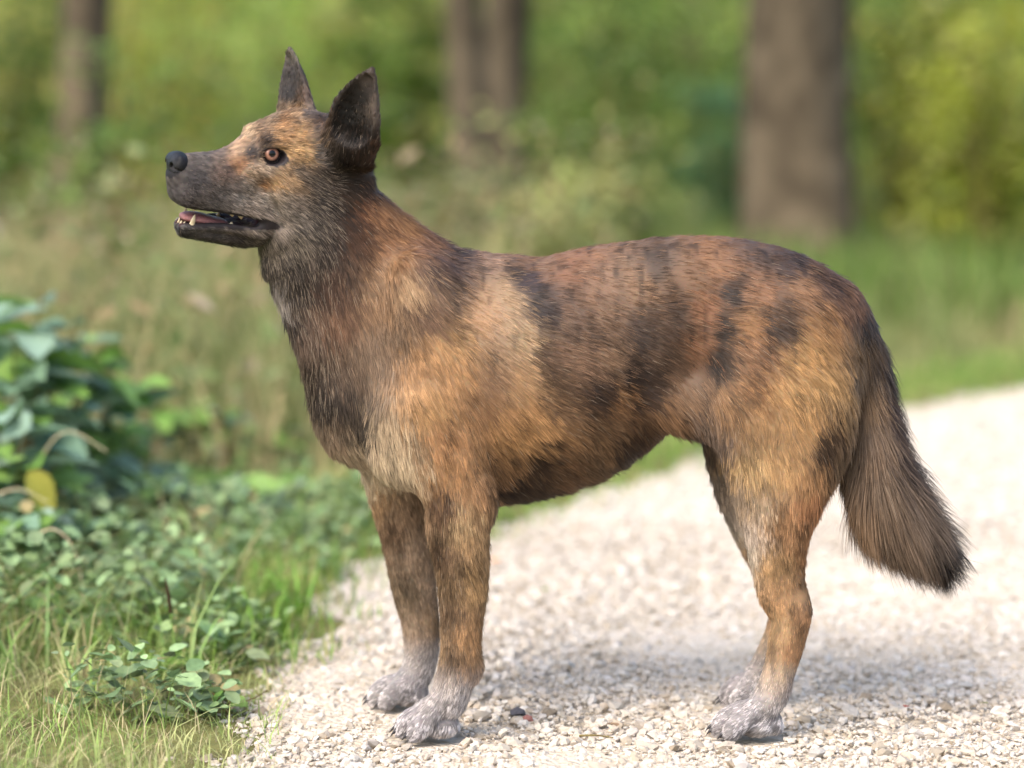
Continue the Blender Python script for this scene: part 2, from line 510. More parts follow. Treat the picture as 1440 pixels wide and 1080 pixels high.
# the far wood: one mass of leaves behind everything
n = 80000
d = rng.uniform(22, 46, n)
ppx = rng.uniform(-1300, 2900, n)
x = (ppx - 720) / FPX * d; y = CAM[1] + d
z = rng.uniform(0, 1, n) ** .8 * (d * .085 + 1.2)
C = np.stack([x, y, z], -1)
den = vnoise(C, .55, 41)
keep = den > .34
C = C[keep]
big = vnoise(C, .28, 42)
cA, cB, cC = lin((78, 100, 38)), lin((150, 168, 88)), lin((176, 172, 92))
cols = cA + (cB - cA) * np.clip((big - .3) * 2.2, 0, 1)[:, None]
yel = np.clip((vnoise(C, .22, 43) - .58) * 5, 0, 1)[:, None]
cols = (cols * (1 - yel) + cC * yel) * rng.uniform(.55, 1.3, (len(C), 1)) * 1.2
add('forest', leaf_cloud('forest', C, .26, cols, leaf_far), None, 'blurred green wood filling the far background', 'forest', kind='stuff')
# the same wood goes on unseen behind the camera, added to darken eye reflections
nb_ = 9000
C = np.stack([rng.uniform(-26, 26, nb_), rng.uniform(-22, -13.5, nb_), rng.random(nb_) ** 1.1 * 6.5], -1)
C = C[vnoise(C, .5, 45) > .36]
cols = lin((96, 122, 44)) * rng.uniform(.5, 1.3, (len(C), 1))
add('forest', leaf_cloud('unseen_forest', C, .5, cols, leaf_far), None, 'unseen green wood behind the camera, added to block low sky', 'forest', kind='stuff')
# hill of the wood floor behind, closing the view
hx = np.linspace(-60, 60, 40); hy = np.linspace(CAM[1] + 44, CAM[1] + 90, 12)
X, Y = np.meshgrid(hx, hy, indexing='ij')
Z = (Y - hy[0]) * .42 + (vnoise(np.stack([X.ravel(), Y.ravel(), 0 * X.ravel()], -1), .12, 44).reshape(X.shape) - .5) * 3 - .5
i0 = (np.arange(39)[:, None] * 12 + np.arange(11)[None]).ravel()
add('hill', mesh_np('hill', np.stack([X.ravel(), Y.ravel(), Z.ravel()], -1), np.stack([i0, i0 + 12, i0 + 13, i0 + 1], -1),
                    noise_mat('wood_floor', lin((58, 78, 26)), lin((128, 150, 66)), .9, .95, .1)), kind='structure')

# ------------------------------------------------------------------ grass
def blades(name, P, h, w, cols, bend=.5, lean=None, mat=None):
    """curved tapering grass blades standing on points P (N,3)"""
    n = len(P)
    az = rng.uniform(0, 2 * math.pi, n)
    dx = np.stack([np.cos(az), np.sin(az), np.zeros(n)], -1)
    sd_ = np.stack([-np.sin(az), np.cos(az), np.zeros(n)], -1)
    bd = bend * rng.uniform(.2, 1.3, n)
    if lean is not None: dx = dx + lean
    ts = np.array([0, .35, .7, 1.0]); ws = np.array([1, .9, .6, .06])
    V = np.zeros((n, 8, 3))
    for k, (t, q) in enumerate(zip(ts, ws)):
        c = P + dx * (bd * h * t * t)[:, None] + np.array((0, 0, 1.0)) * (h * (t - .28 * bd * t * t))[:, None]
        V[:, 2 * k] = c - sd_ * (w * q / 2)[:, None]; V[:, 2 * k + 1] = c + sd_ * (w * q / 2)[:, None]
    F0 = np.array([(0, 1, 3, 2), (2, 3, 5, 4), (4, 5, 7, 6)])
    F = (F0[None] + (np.arange(n) * 8)[:, None, None]).reshape(-1, 4)
    return mesh_np(name, V.reshape(-1, 3), F, mat or grass_m, True, np.repeat(cols, 8, 0))

def verge(n, d0, d1, px0, px1, o0, o1):
    out, m = [], 0
    while m < n:
        d = rng.uniform(d0, d1, n); p = rng.uniform(px0, px1, n)
        P = np.stack([(p - 720) / FPX * d, CAM[1] + d], -1)
        o = off_path(P)
        P = P[(o > o0) & (o < o1)]
        out.append(P); m += len(P)
    P = np.vstack(out)[:n]
    return np.column_stack([P, ground_z(P)])

# tall dry grass and herbs left behind the brambles and along the far verge
P = verge(9000, 5.0, 12, -250, 1700, .25, 40)
left = P[:, 0] < .1
hh = np.where(left, rng.uniform(.12, .62, len(P)), rng.uniform(.06, .28, len(P))) * np.interp(off_path(P), [.2, .9], [.35, 1])
mixv = vnoise(P, 1.1, 51)[:, None] + rng.normal(0, .16, (len(P), 1))
g1, g2 = lin((122, 134, 78)), lin((182, 166, 122))
cols = g1 + (g2 - g1) * np.clip((mixv - np.where(left, .30, .50)[:, None]) * 2.4, 0, 1)
tall = blades('tall_grass', P, hh, rng.uniform(.004, .009, len(P)), cols * rng.uniform(.75, 1.2, (len(P), 1)), .95)
add('grass', tall, None, 'tall dry green and straw grass behind the path', 'grass', kind='stuff')
P = verge(24000, 9, 30, -700, 2500, .6, 60)
hh = rng.uniform(.12, .42, len(P))
mixv = vnoise(P, .5, 52)[:, None] + rng.normal(0, .15, (len(P), 1))
cols = lin((104, 130, 58)) + (lin((172, 166, 116)) - lin((104, 130, 58))) * np.clip((mixv - .36) * 2.2, 0, 1)
add('grass', blades('far_grass', P, hh, rng.uniform(.012, .026, len(P)), cols * rng.uniform(.7, 1.2, (len(P), 1)), .6), None, 'pale meadow grass in front of the shrubs and trunks', 'grass', kind='stuff')
# dry herbs and seed heads mixed through the left bank, brownish
P = verge(5200, 4.9, 11, -250, 900, .3, 40)
lo_ = np.interp(off_path(P), [.3, 1.0], [.12, .55])
P[:, 2] += rng.random(len(P)) ** 1.3 * lo_ * (.5 + vnoise(P, 1.2, 56))
mixv = vnoise(P, 1.6, 57) + rng.normal(0, .18, len(P))
cols = np.where((mixv > .52)[:, None], lin((160, 138, 98)), lin((124, 138, 82))) * rng.uniform(.6, 1.3, (len(P), 1))
cols[rng.random(len(P)) < .06] = lin((196, 176, 150))
add('undergrowth', leaf_cloud('dry_herbs', P, .03 + .035 * rng.random(len(P)), cols, leaf_far), None, 'mottled dry olive and brown herbs on the bank behind the brambles', 'undergrowth', kind='stuff')
# short turf fringe along the path edge
P = verge(13000, 3.3, 8.5, -150, 1600, -.16, .55)
hh = rng.uniform(.02, .085, len(P)) * np.interp(off_path(P), [-.16, .05], [.3, 1])
kp = rng.random(len(P)) < np.interp(off_path(P), [-.16, -.02, .1], [.05, .45, 1])
P = P[kp]; hh = hh[kp]
cols = tint(len(P), (118, 150, 66), .3, (168, 170, 104), .25)
add('grass', blades('edge_grass', P, hh, rng.uniform(.0025, .005, len(P)), cols, .7), None, 'short green turf fringing the far edge of the path', 'grass', kind='stuff')
# near fine grass, lower left
P = verge(5200, 2.15, 3.55, -160, 420, -.05, 1.2)
hh = (.016 + .085 * rng.random(len(P)) ** 2.4) * np.interp(off_path(P), [0, .12], [.5, 1])
patch = np.clip((vnoise(P, 9, 53) - .40) * 3, 0, 1)[:, None]
cols = lin((140, 166, 86)) * (1 - patch) + lin((194, 196, 136)) * patch
str_ = rng.random(len(P)) < .22
cols[str_] = lin((206, 192, 150))
add('grass', blades('near_grass', P, hh, rng.uniform(.0008, .0023, len(P)), cols * rng.uniform(.6, 1.3, (len(P), 1)), 1.25), None, 'fine light green grass in the lower left corner', 'grass', kind='stuff')

# ------------------------------------------------------------------ low leafy undergrowth at the left
LV2 = np.array([(0, 0, 0), (.22, .26, .05), (.55, .34, .06), (.85, .2, .0), (1, 0, -.06), (.85, -.2, .0), (.55, -.34, .06), (.22, -.26, .05), (.5, 0, -.03)], float)
LF2 = np.array([(0, 8, 1), (1, 8, 2), (2, 8, 3), (3, 8, 4), (4, 8, 5), (5, 8, 6), (6, 8, 7), (7, 8, 0)])[:, ::-1]
P = verge(6000, 2.95, 4.7, -120, 560, .02, 1.3)
clump = vnoise(P, 7, 54)
P = P[clump > .36]; clump = clump[clump > .36]
o = off_path(P)
P[:, 2] += rng.uniform(.005, 1, len(P)) * np.interp(o, [0, .15, .5], [.02, .09, .15]) * (.5 + clump)
cols = tint(len(P), (124, 146, 100), .35, (152, 180, 126), .3)
cols[rng.random(len(P)) < .03] = lin((160, 146, 100))
add('undergrowth', leaf_cloud('undergrowth', P, .012 + .026 * rng.random(len(P)) ** 1.5, cols, leaf_near, 1.1, (LV2, LF2)), None, 'low mat of small grey-green leaves left of the path', 'undergrowth', kind='stuff')

P = verge(1500, 3.2, 4.9, -120, 480, .08, 1.4)
hh = .05 + .17 * rng.random(len(P)) ** 1.6
cols = tint(len(P), (134, 162, 92), .3, (186, 174, 128), .35)
add('grass', blades('verge_grass', P, hh, rng.uniform(.0016, .0045, len(P)), cols, 1.2), None, 'scattered green and straw blades rising through the undergrowth', 'grass', kind='stuff')

# ------------------------------------------------------------------ brambles: each leaf its own piece
def leaf_mesh(name, c, seed, lobes=11, wide=.40):
    """serrated ovate leaflet folded along the midrib, unit length along +x"""
    r = np.random.default_rng(seed)
    top, mid = [], []
    for i in range(lobes + 1):
        t = i / lobes
        w = wide * (math.sin(math.pi * t ** .72) ** .85) * (1.0 if i % 2 else .90)
        droop = -.16 * t * t
        top.append((t, w, .10 * w / wide + droop + r.normal(0, .012)))
        mid.append((t, 0, droop - .015))
    V = [(0, 0, 0)]; V = []
    V += mid; V += top; V += [(a, -b_, c_ + r.normal(0, .012)) for a, b_, c_ in top]
    m = lobes + 1
    Q = []
    for i in range(lobes):
        Q.append((i, i + 1, m + i + 1, m + i)); Q.append((i + 1, i, 2 * m + i, 2 * m + i + 1))
    cols = np.tile(lin(c), (len(V), 1)); cols[:m] *= 1.18
    return mesh_np(name, np.array(V), np.array(Q), leaf_near, True, cols)
LEAVES = {
    'blue': [leaf_mesh('leaf', c, k) for k, c in enumerate(((134, 160, 140), (120, 150, 122), (150, 174, 156), (112, 140, 110)))],
    'green': [leaf_mesh('leaf', c, 9 + k) for k, c in enumerate(((122, 158, 74), (104, 142, 62), (134, 166, 88)))],
    'yellow': [leaf_mesh('leaf', (158, 154, 62), 20, wide=.30)],
}
def cane(p0, p1, sag, n=9):
    p0, p1 = np.array(p0), np.array(p1)
    t = np.linspace(0, 1, n)[:, None]
    return p0 * (1 - t) + p1 * t + np.array((0, 0, 1.0)) * sag * np.sin(math.pi * t)

def bramble(label, base, canes, nl, size, kinds, group='brambles left of the path'):
    root = add('bramble_bush', None, None, label, 'bramble', group, loc=base)
    base = np.array(base)
    tubes = []
    for tip, sag in canes:
        c = cane((0, 0, -.02), np.array(tip) - base, sag)
        tubes.append(tube(c, np.linspace(.0035, .0014, len(c)), 5))
    V, F = join(tubes)
    add('stem', mesh_np('stem', V, F, stem_m), root)
    for tip, sag in canes:
        c = cane((0, 0, -.02), np.array(tip) - base, sag, 40)
        for q in range(nl):
            i = int(12 + (39 - 12) * (q + random.random() * .7) / nl)
            i = min(i, 39)
            az = random.uniform(0, 6.28)
            for k, (da, s) in enumerate(((0, 1.0), (1.25, .8), (-1.25, .8))):
                k_ = random.choice(kinds)
                me = random.choice(LEAVES[k_])
                p = c[i] + np.array((math.cos(az) * .018, math.sin(az) * .018, .012))
                add('leaf', me, root, loc=p, rot=(random.gauss(0, .28), random.gauss(-.05, .25), az + da + random.gauss(0, .15)), scale=size * s * random.uniform(.75, 1.15))

def W3(px, py, d):
    """point seen at a pixel at camera distance d along y"""
    return U(px, py, CAM[1] + d)

def gbase(px, d):
    x, y = at_depth(px, d); return (x, y, gz(x, y))
bramble('bramble bush with blue-green leaves at the left edge, tallest of the brambles', gbase(10, 4.2),
        [(W3(60, 405, 4.15), .06), (W3(110, 440, 4.25), .05), (W3(20, 470, 4.05), .05), (W3(60, 520, 4.1), .05), (W3(-40, 430, 4.2), .05), (W3(150, 480, 4.4), .04)], 5, .108, ('blue', 'blue', 'blue', 'green'))
bramble('lower bramble at the left edge with a yellow leaf hanging beneath', gbase(0, 3.95),
        [(W3(35, 610, 3.9), .05), (W3(80, 650, 3.95), .04), (W3(-30, 580, 4.0), .05), (W3(60, 575, 4.1), .05)], 4, .105, ('blue', 'blue', 'green'))
bramble('bramble with bright green leaves behind the left-edge brambles', gbase(130, 4.7),
        [(W3(170, 540, 4.7), .05), (W3(110, 560, 4.6), .05), (W3(190, 620, 4.65), .04), (W3(60, 600, 4.6), .04), (W3(230, 560, 4.9), .05), (W3(140, 590, 4.5), .04)], 4, .075, ('green', 'green', 'blue'))
bramble('low bramble with broad blue-green leaves below the dog\'s chest', gbase(290, 4.6),
        [(W3(320, 700, 4.4), .05), (W3(250, 690, 4.5), .05), (W3(390, 715, 4.6), .05), (W3(210, 705, 4.3), .04), (W3(430, 700, 4.8), .04), (W3(160, 720, 4.2), .04), (W3(330, 740, 4.3), .03), (W3(120, 690, 4.3), .05)], 4, .105, ('blue', 'blue', 'green'))
bramble('straggling bramble halfway between the left edge and the dog\'s chest', gbase(250, 5.2),
        [(W3(280, 590, 5.1), .06), (W3(210, 610, 5.0), .05), (W3(340, 600, 5.2), .06), (W3(390, 640, 5.3), .05), (W3(440, 620, 5.5), .05)], 4, .075, ('blue', 'green', 'green'))

bramble('arching bramble with dull blue-green leaves right of the tallest one', gbase(120, 4.5),
        [(W3(120, 470, 4.5), .06), (W3(170, 500, 4.6), .06), (W3(90, 500, 4.4), .05), (W3(200, 540, 4.5), .05), (W3(60, 540, 4.35), .05), (W3(150, 560, 4.4), .05)], 4, .09, ('blue', 'blue', 'green'))
bramble('low bramble in the undergrowth below the yellow leaf', gbase(60, 3.9),
        [(W3(30, 745, 3.75), .05), (W3(90, 735, 3.8), .05), (W3(140, 760, 3.8), .04), (W3(-20, 720, 3.8), .05), (W3(190, 750, 3.9), .04)], 4, .075, ('blue', 'green', 'blue'))
yl = add('fallen_leaf', LEAVES['yellow'][0], None, 'long yellow withered leaf hanging under the left-edge brambles', 'leaf', loc=W3(40, 662, 3.85), rot=(.7, 1.0, -.2), scale=.085)

# dry arching stalks
def stalk(pts, r, label, name='dry_stalk', mat=None):
    A = catmull(np.array(pts), 5)
    V, F = tube(A, np.linspace(r, r * .5, len(A)), 6)
    return add(name, mesh_np(name, V, F, mat), None, label, 'stalk', 'dry stalks among the brambles')
straw = noise_mat('straw', lin((176, 160, 126)), lin((214, 200, 168)), 80, .7, .3)
stalk([W3(60, 640, 3.9), W3(80, 614, 3.85), W3(105, 608, 3.85), W3(150, 635, 3.85)], .0016, 'arched straw stalk over the left-edge brambles', mat=straw)
stalk([W3(-15, 700, 3.8), W3(25, 688, 3.8), W3(68, 706, 3.8)], .0016, 'short straw stalk crossing the yellow leaf', mat=straw)
stalk([W3(45, 755, 3.55), W3(75, 744, 3.55), W3(100, 765, 3.55), W3(112, 800, 3.55), W3(118, 850, 3.5)], .0014, 'drooping straw stalk above the undergrowth', mat=straw)
stalk([W3(205, 690, 4.9), W3(215, 650, 4.9), W3(222, 625, 4.9)], .0016, 'upright straw stalk between the brambles', mat=straw)

# plantain with its dark seed head
def plantain():
    b0 = G(243, 948); 
    root = add('plantain', None, None, 'single plantain stalk with dark seed head in front of the undergrowth', 'plant', loc=b0)
    top = W3(240, 862, b0[1] - CAM[1]) - b0
    V, F = tube([(0, 0, -.005), top * .5 + np.array((.004, 0, 0)), top], [.0016, .0013, .0011], 6)
    gm_ = noise_mat('green_stem', lin((104, 140, 62)), lin((130, 160, 80)), 90, .6, .3)
    add('stem', mesh_np('stem', V, F, gm_), root)
    t2 = W3(232, 812, b0[1] - CAM[1]) - b0
    V, F = tube([top, top * .5 + t2 * .5 + np.array((.001, 0, 0)), t2], [.0028, .0030, .0012], 7)
    parts = [(V, F)]
    V, F = join(parts)
    add('seed_head', mesh_np('seed_head', V, F, noise_mat('seed_brown', lin((58, 44, 34)), lin((104, 84, 62)), 900, .9, .1, 1, 1500)), root)
    for k in range(5):
        an = k * 1.3 + .3
        add('leaf', random.choice(LEAVES['green']), root, loc=(0, 0, .004), rot=(0, -.5, an), scale=.055)
plantain()

def sprig(px, py, label, n, size, h, seed, kinds=('green',), cat='plant', name='seedling'):
    g0 = G(px, py); random.seed(seed)
    root = add(name, None, None, label, cat, loc=g0)
    tubes, spots = [], []
    for k in range(n):
        an = random.uniform(0, 6.28); r = random.uniform(.2, .9) * h
        tip = np.array((math.cos(an) * r, math.sin(an) * r, h * random.uniform(.45, 1)))
        tubes.append(tube([(0, 0, -.004), tip * np.array((.4, .4, .7)), tip], [.0012, .001, .0008], 5)); spots.append((tip, an))
    V, F = join(tubes)
    add('stem', mesh_np('stem', V, F, stem_m), root)
    for tip, an in spots:
        add('leaf', random.choice(LEAVES[random.choice(kinds)]), root, loc=tip, rot=(random.gauss(0, .3), random.gauss(.1, .25), an + random.gauss(0, .4)), scale=size * random.uniform(.8, 1.2))
sprig(322, 1003, 'small seedling with fresh green leaves at the near gravel edge', 5, .024, .035, 3)
sprig(300, 985, 'seedling with round leaves tucked in the fine grass edge', 5, .022, .025, 4)
sprig(318, 895, 'bright green leafy weed on the path edge behind the fine grass', 8, .040, .045, 5)
sprig(205, 905, 'pale green weed among the undergrowth behind the plantain', 8, .034, .055, 6)
sprig(90, 905, 'bushy weed at the back of the fine grass', 9, .034, .07, 7)
sprig(30, 880, 'dense little weed at the left edge above the fine grass', 12, .026, .09, 8)

def tuft(px, py, label, n, h, w, seed, c=(118, 160, 62)):
    global rng
    g0 = G(px, py); rng = np.random.default_rng(seed)
    P = g0 + rng.normal(0, .012, (n, 3)) * np.array((1, 1, 0))
    P[:, 2] = -.003
    me = blades('grass_tuft', P - g0, rng.uniform(.5, 1, n) * h, rng.uniform(.6, 1, n) * w, tint(n, c, .2), 1.0)
    add('grass_tuft', me, None, label, 'grass tuft', 'grass tufts along the path edge', loc=(g0[0], g0[1], 0))
tuft(392, 905, 'lone grass tuft with drooping blades standing out on the path edge', 9, .10, .008, 1)
tuft(425, 870, 'grass tuft by the path edge behind the lone drooping one', 14, .11, .008, 2)
tuft(370, 860, 'wide-bladed grass tuft against the undergrowth', 16, .11, .009, 3)
tuft(460, 815, 'grass tuft beside the dog\'s far front leg', 14, .08, .007, 4, (130, 158, 80))
tuft(120, 985, 'upright grass tuft with broad pale blade in the fine grass', 12, .12, .005, 5, (150, 184, 100))
tuft(215, 960, 'dense green grass tuft in the middle of the fine grass', 40, .085, .0026, 6, (128, 168, 78))
tuft(15, 960, 'grass tuft at the left edge in the fine grass', 14, .13, .005, 7, (140, 176, 96))
tuft(285, 965, 'thin grass tuft right beside the plantain', 12, .08, .0028, 8)

# litter on the path
dead = attr_mat('dead_leaf', .7, .2, 150, .35, .3, .15)
def litter(px, py, c, label, size, rz, name='fallen_leaf', cat='leaf'):
    g0 = G(px, py)
    me = leaf_mesh('fallen_leaf', c, int(px))
    me.materials[0] = dead
    add(name, me, None, label, cat, loc=(g0[0], g0[1], .010), rot=(.15, -.12, rz), scale=size)
litter(690, 797, (226, 148, 84), 'small orange leaf on the gravel behind the near front leg', .022, .4)
litter(868, 1032, (150, 124, 96), 'curled brown leaf on the gravel between front and hind paws', .020, 2.2)
litter(1272, 1005, (158, 92, 74), 'tiny reddish leaf on the gravel under the tail', .011, 1.0)
litter(1390, 1000, (132, 138, 74), 'tiny green leaf scrap on the gravel at the right', .012, 2.8)
litter(765, 838, (136, 160, 92), 'small green leaf scrap on the gravel behind the dog', .016, .9)
g0 = G(728, 1008)
add('dark_stone', mesh_np('dark_stone', CHIPS[7] * .011, ICF, stone_m, False, np.tile(lin((82, 80, 84)), (12, 1))), None, 'single dark grey stone among pale gravel near the front paw', 'stone', loc=(g0[0], g0[1], .006))
g0 = G(742, 1015)
add('red_stone', mesh_np('red_stone', CHIPS[11] * .007, ICF, stone_m, False, np.tile(lin((150, 104, 96)), (12, 1))), None, 'small reddish stone touching the dark grey stone', 'stone', loc=(g0[0], g0[1], .004))
def twig(pts, r, label):
    A = catmull(np.array([G(*p) + np.array((0, 0, .010 + .004 * k)) for k, p in enumerate(pts)]), 4)
    V, F = tube(A, np.linspace(r, r * .5, len(A)), 6)
    add('twig', mesh_np('twig', V, F, stem_m), None, label, 'twig', 'twigs on the gravel')
twig([(262, 1004), (310, 1006), (350, 1004), (376, 994)], .0016, 'thin twig reaching from the grass onto the gravel')
twig([(815, 1046), (840, 1050), (862, 1058)], .0016, 'short brown twig on the gravel between the paws')
# ------------------------------------------------------------------ the dog: one continuous skin grown from a signed distance field
PX = 1.0 / 1133.0

class Field:
    def __init__(self, xs, ys, zs):
        self.c = [np.asarray(a, np.float32) for a in (xs, ys, zs)]
        self.F = np.full(tuple(len(a) for a in self.c), 0.2, np.float32)
    def box(self, lo, hi):
        sl = []
        for k in range(3):
            a = max(0, int(np.searchsorted(self.c[k], lo[k])) - 1)
            b = min(len(self.c[k]), int(np.searchsorted(self.c[k], hi[k])) + 1)
            sl.append(slice(a, max(b, a + 1)))
        return tuple(sl)
    def pts(self, sl):
        return np.stack(np.meshgrid(self.c[0][sl[0]], self.c[1][sl[1]], self.c[2][sl[2]], indexing='ij'), -1)

def smin(a, b, k):
    if k <= 0: return np.minimum(a, b)
    h = np.maximum(k - np.abs(a - b), 0) / k
    return np.minimum(a, b) - h * h * k * 0.25

def smax(a, b, k):
    return -smin(-a, -b, k)

def d_seg(P, a, b, ra, rb, n1, cap=(1.0, 1.0)):
    """elliptic tapered capsule: radii ra/rb = (along n1, along n2)"""
    ab = b - a
    L = float(np.linalg.norm(ab)) + 1e-9
    t = ab / L
    n1 = n1 - t * float(n1 @ t); n1 = n1 / np.linalg.norm(n1)
    n2 = np.cross(t, n1)
    q = P - a.astype(np.float32)
    s = q @ t.astype(np.float32)
    h = np.clip(s / L, 0, 1)
    r1 = ra[0] + (rb[0] - ra[0]) * h
    r2 = ra[1] + (rb[1] - ra[1]) * h
    rm = np.minimum(r1, r2)
    st = s - h * L
    rt = np.where(s < 0, rm * cap[0], rm * cap[1])
    q1 = q @ n1.astype(np.float32); q2 = q @ n2.astype(np.float32)
    a1, a2, a3 = q1 / r1, q2 / r2, st / rt
    k0 = np.sqrt(a1 * a1 + a2 * a2 + a3 * a3)
    k1 = np.sqrt((a1 / r1) ** 2 + (a2 / r2) ** 2 + (a3 / rt) ** 2)
    return np.where(k1 > 1e-6, k0 * (k0 - 1) / np.maximum(k1, 1e-6), -rm)

def d_ell(P, c, r, R):
    q = (P - c.astype(np.float32)) @ np.asarray(R, np.float32).T      # rows of R are the ellipsoid's axes
    r = np.asarray(r, np.float32)
    a = q / r
    k0 = np.sqrt((a * a).sum(-1)); k1 = np.sqrt(((a / r) ** 2).sum(-1))
    return np.where(k1 > 1e-6, k0 * (k0 - 1) / np.maximum(k1, 1e-6), -float(r.min()))

def f_chain(fl, C, R1, R2, k, N1=None, cap=(1.0, 1.0), op='add', kin=0.004):
    """smooth-union (or carve) a chain of elliptic capsules; C centres (N,3) metres, radii metres, N1 = direction of R1"""
    big = float(max(R1.max(), R2.max()))
    sl = fl.box(C.min(0) - big - k - 0.012, C.max(0) + big + k + 0.012)
    D = np.full([s.stop - s.start for s in sl], 0.2, np.float32)
    for i in range(len(C) - 1):
        r = max(R1[i], R2[i], R1[i + 1], R2[i + 1])
        s2 = fl.box(np.minimum(C[i], C[i + 1]) - r - k - 0.012, np.maximum(C[i], C[i + 1]) + r + k + 0.012)
        sub = tuple(slice(s2[j].start - sl[j].start, s2[j].stop - sl[j].start) for j in range(3))
        if N1 is None:
            t = C[i + 1] - C[i]; t = t / np.linalg.norm(t)
            y = np.array((0, 1.0, 0)); y = y - t * (y @ t)
            n1 = np.cross(t, y)
        else:
            n1 = np.asarray(N1, float)
        d = d_seg(fl.pts(s2), C[i], C[i + 1], (R1[i], R2[i]), (R1[i + 1], R2[i + 1]), n1,
                  (cap[0] if i == 0 else 1.0, cap[1] if i == len(C) - 2 else 1.0))
        D[sub] = smin(D[sub], d, kin)
    if op == 'add':
        fl.F[sl] = smin(fl.F[sl], D, k)
    else:
        fl.F[sl] = smax(fl.F[sl], -D, k)

def f_ell(fl, c, r, R, k, op='add'):
    m = max(r) + k + 0.012
    sl = fl.box(c - m, c + m)
    d = d_ell(fl.pts(sl), c, r, R)
    if op == 'add': fl.F[sl] = smin(fl.F[sl], d, k)
    else: fl.F[sl] = smax(fl.F[sl], -d, k)

def surface_nets(fl):
    F = fl.F
    S = F < 0
    nx, ny, nz = F.shape
    def corner(a, dx, dy, dz): return a[dx:nx - 1 + dx, dy:ny - 1 + dy, dz:nz - 1 + dz]
    cnt = np.zeros((nx - 1, ny - 1, nz - 1), np.int8)
    for dx in (0, 1):
        for dy in (0, 1):
            for dz in (0, 1):
                cnt += corner(S, dx, dy, dz)
    act = (cnt > 0) & (cnt < 8)
    I = np.argwhere(act)
    idx = np.full(act.shape, -1, np.int32)
    idx[act] = np.arange(len(I))
    cs = [(a, b, c) for a in (0, 1) for b in (0, 1) for c in (0, 1)]
    val = {c: F[I[:, 0] + c[0], I[:, 1] + c[1], I[:, 2] + c[2]] for c in cs}
    acc = np.zeros((len(I), 3)); num = np.zeros(len(I))
    for c in cs:
        for ax in range(3):
            if c[ax] == 0:
                d = list(c); d[ax] = 1; d = tuple(d)
                a, b = val[c], val[d]
                m = (a < 0) != (b < 0)
                t = np.where(m, a / np.where(m, a - b, 1), 0)
                p = np.tile(np.array(c, float), (len(I), 1)); p[:, ax] = t
                acc[m] += p[m]; num[m] += 1
    loc = I + acc / num[:, None]
    V = np.stack([np.interp(loc[:, k], np.arange(F.shape[k]), fl.c[k]) for k in range(3)], -1)
    quads = []
    for ax in range(3):
        o1, o2 = (ax + 1) % 3, (ax + 2) % 3
        sA = [slice(None)] * 3; sB = [slice(None)] * 3
        sA[ax] = slice(0, -1); sB[ax] = slice(1, None)
        ch = S[tuple(sA)] != S[tuple(sB)]
        E = np.argwhere(ch)
        ok = (E[:, o1] > 0) & (E[:, o2] > 0) & (E[:, o1] < F.shape[o1] - 1) & (E[:, o2] < F.shape[o2] - 1)
        E = E[ok]
        flip = S[tuple(E.T)]
        def cell(d1, d2):
            J = E.copy(); J[:, o1] += d1; J[:, o2] += d2
            return idx[tuple(J.T)]
        q = np.stack([cell(-1, -1), cell(0, -1), cell(0, 0), cell(-1, 0)], -1)
        q[~flip] = q[~flip][:, ::-1]
        quads.append(q)
    Q = np.vstack(quads)
    Q = Q[(Q >= 0).all(1)]
    # vertex normals
    n = np.zeros_like(V)
    fn = np.cross(V[Q[:, 2]] - V[Q[:, 0]], V[Q[:, 3]] - V[Q[:, 1]])
    for j in range(4): np.add.at(n, Q[:, j], fn)
    n /= np.linalg.norm(n, axis=1)[:, None] + 1e-12
    return V, Q, n

def axis(a, b, s1, s2=None):
    """coordinates from a to b, step easing from s1 to s2"""
    out = [a]
    s2 = s2 or s1
    while out[-1] < b:
        t = (out[-1] - a) / (b - a)
        out.append(out[-1] + s1 + (s2 - s1) * t)
    return out

# head frame: facing left, turned 25 degrees to the camera, near side tipped down
HY, HR, HP = math.radians(30), math.radians(14), math.radians(1.5)
hf = np.array((-math.cos(HY), -math.sin(HY), 0.0)); hl = np.array((math.sin(HY), -math.cos(HY), 0.0)); hw = np.array((0, 0, 1.0))
hf, hw = hf * math.cos(HP) + hw * math.sin(HP), hw * math.cos(HP) - hf * math.sin(HP)
hl, hw = hl * math.cos(HR) - hw * math.sin(HR), hw * math.cos(HR) + hl * math.sin(HR)
HM = np.stack([hf, hl, hw])                                # rows: forward, left, up
EYE_NEAR = U(383, 219, -0.062)
HO = EYE_NEAR - (0.003 * hf + 0.033 * hl)
def H(u, v, w):                                            # head centimetres -> world
    u = u if u < 1 else 1 + (u - 1) * .995
    return HO + (u * hf + v * hl + w * hw) * 0.01
def to_head(P):
    q = (np.asarray(P) - HO) @ HM.T * 100
    q[..., 0] = np.where(q[..., 0] < 1, q[..., 0], 1 + (q[..., 0] - 1) / .995)
    return q

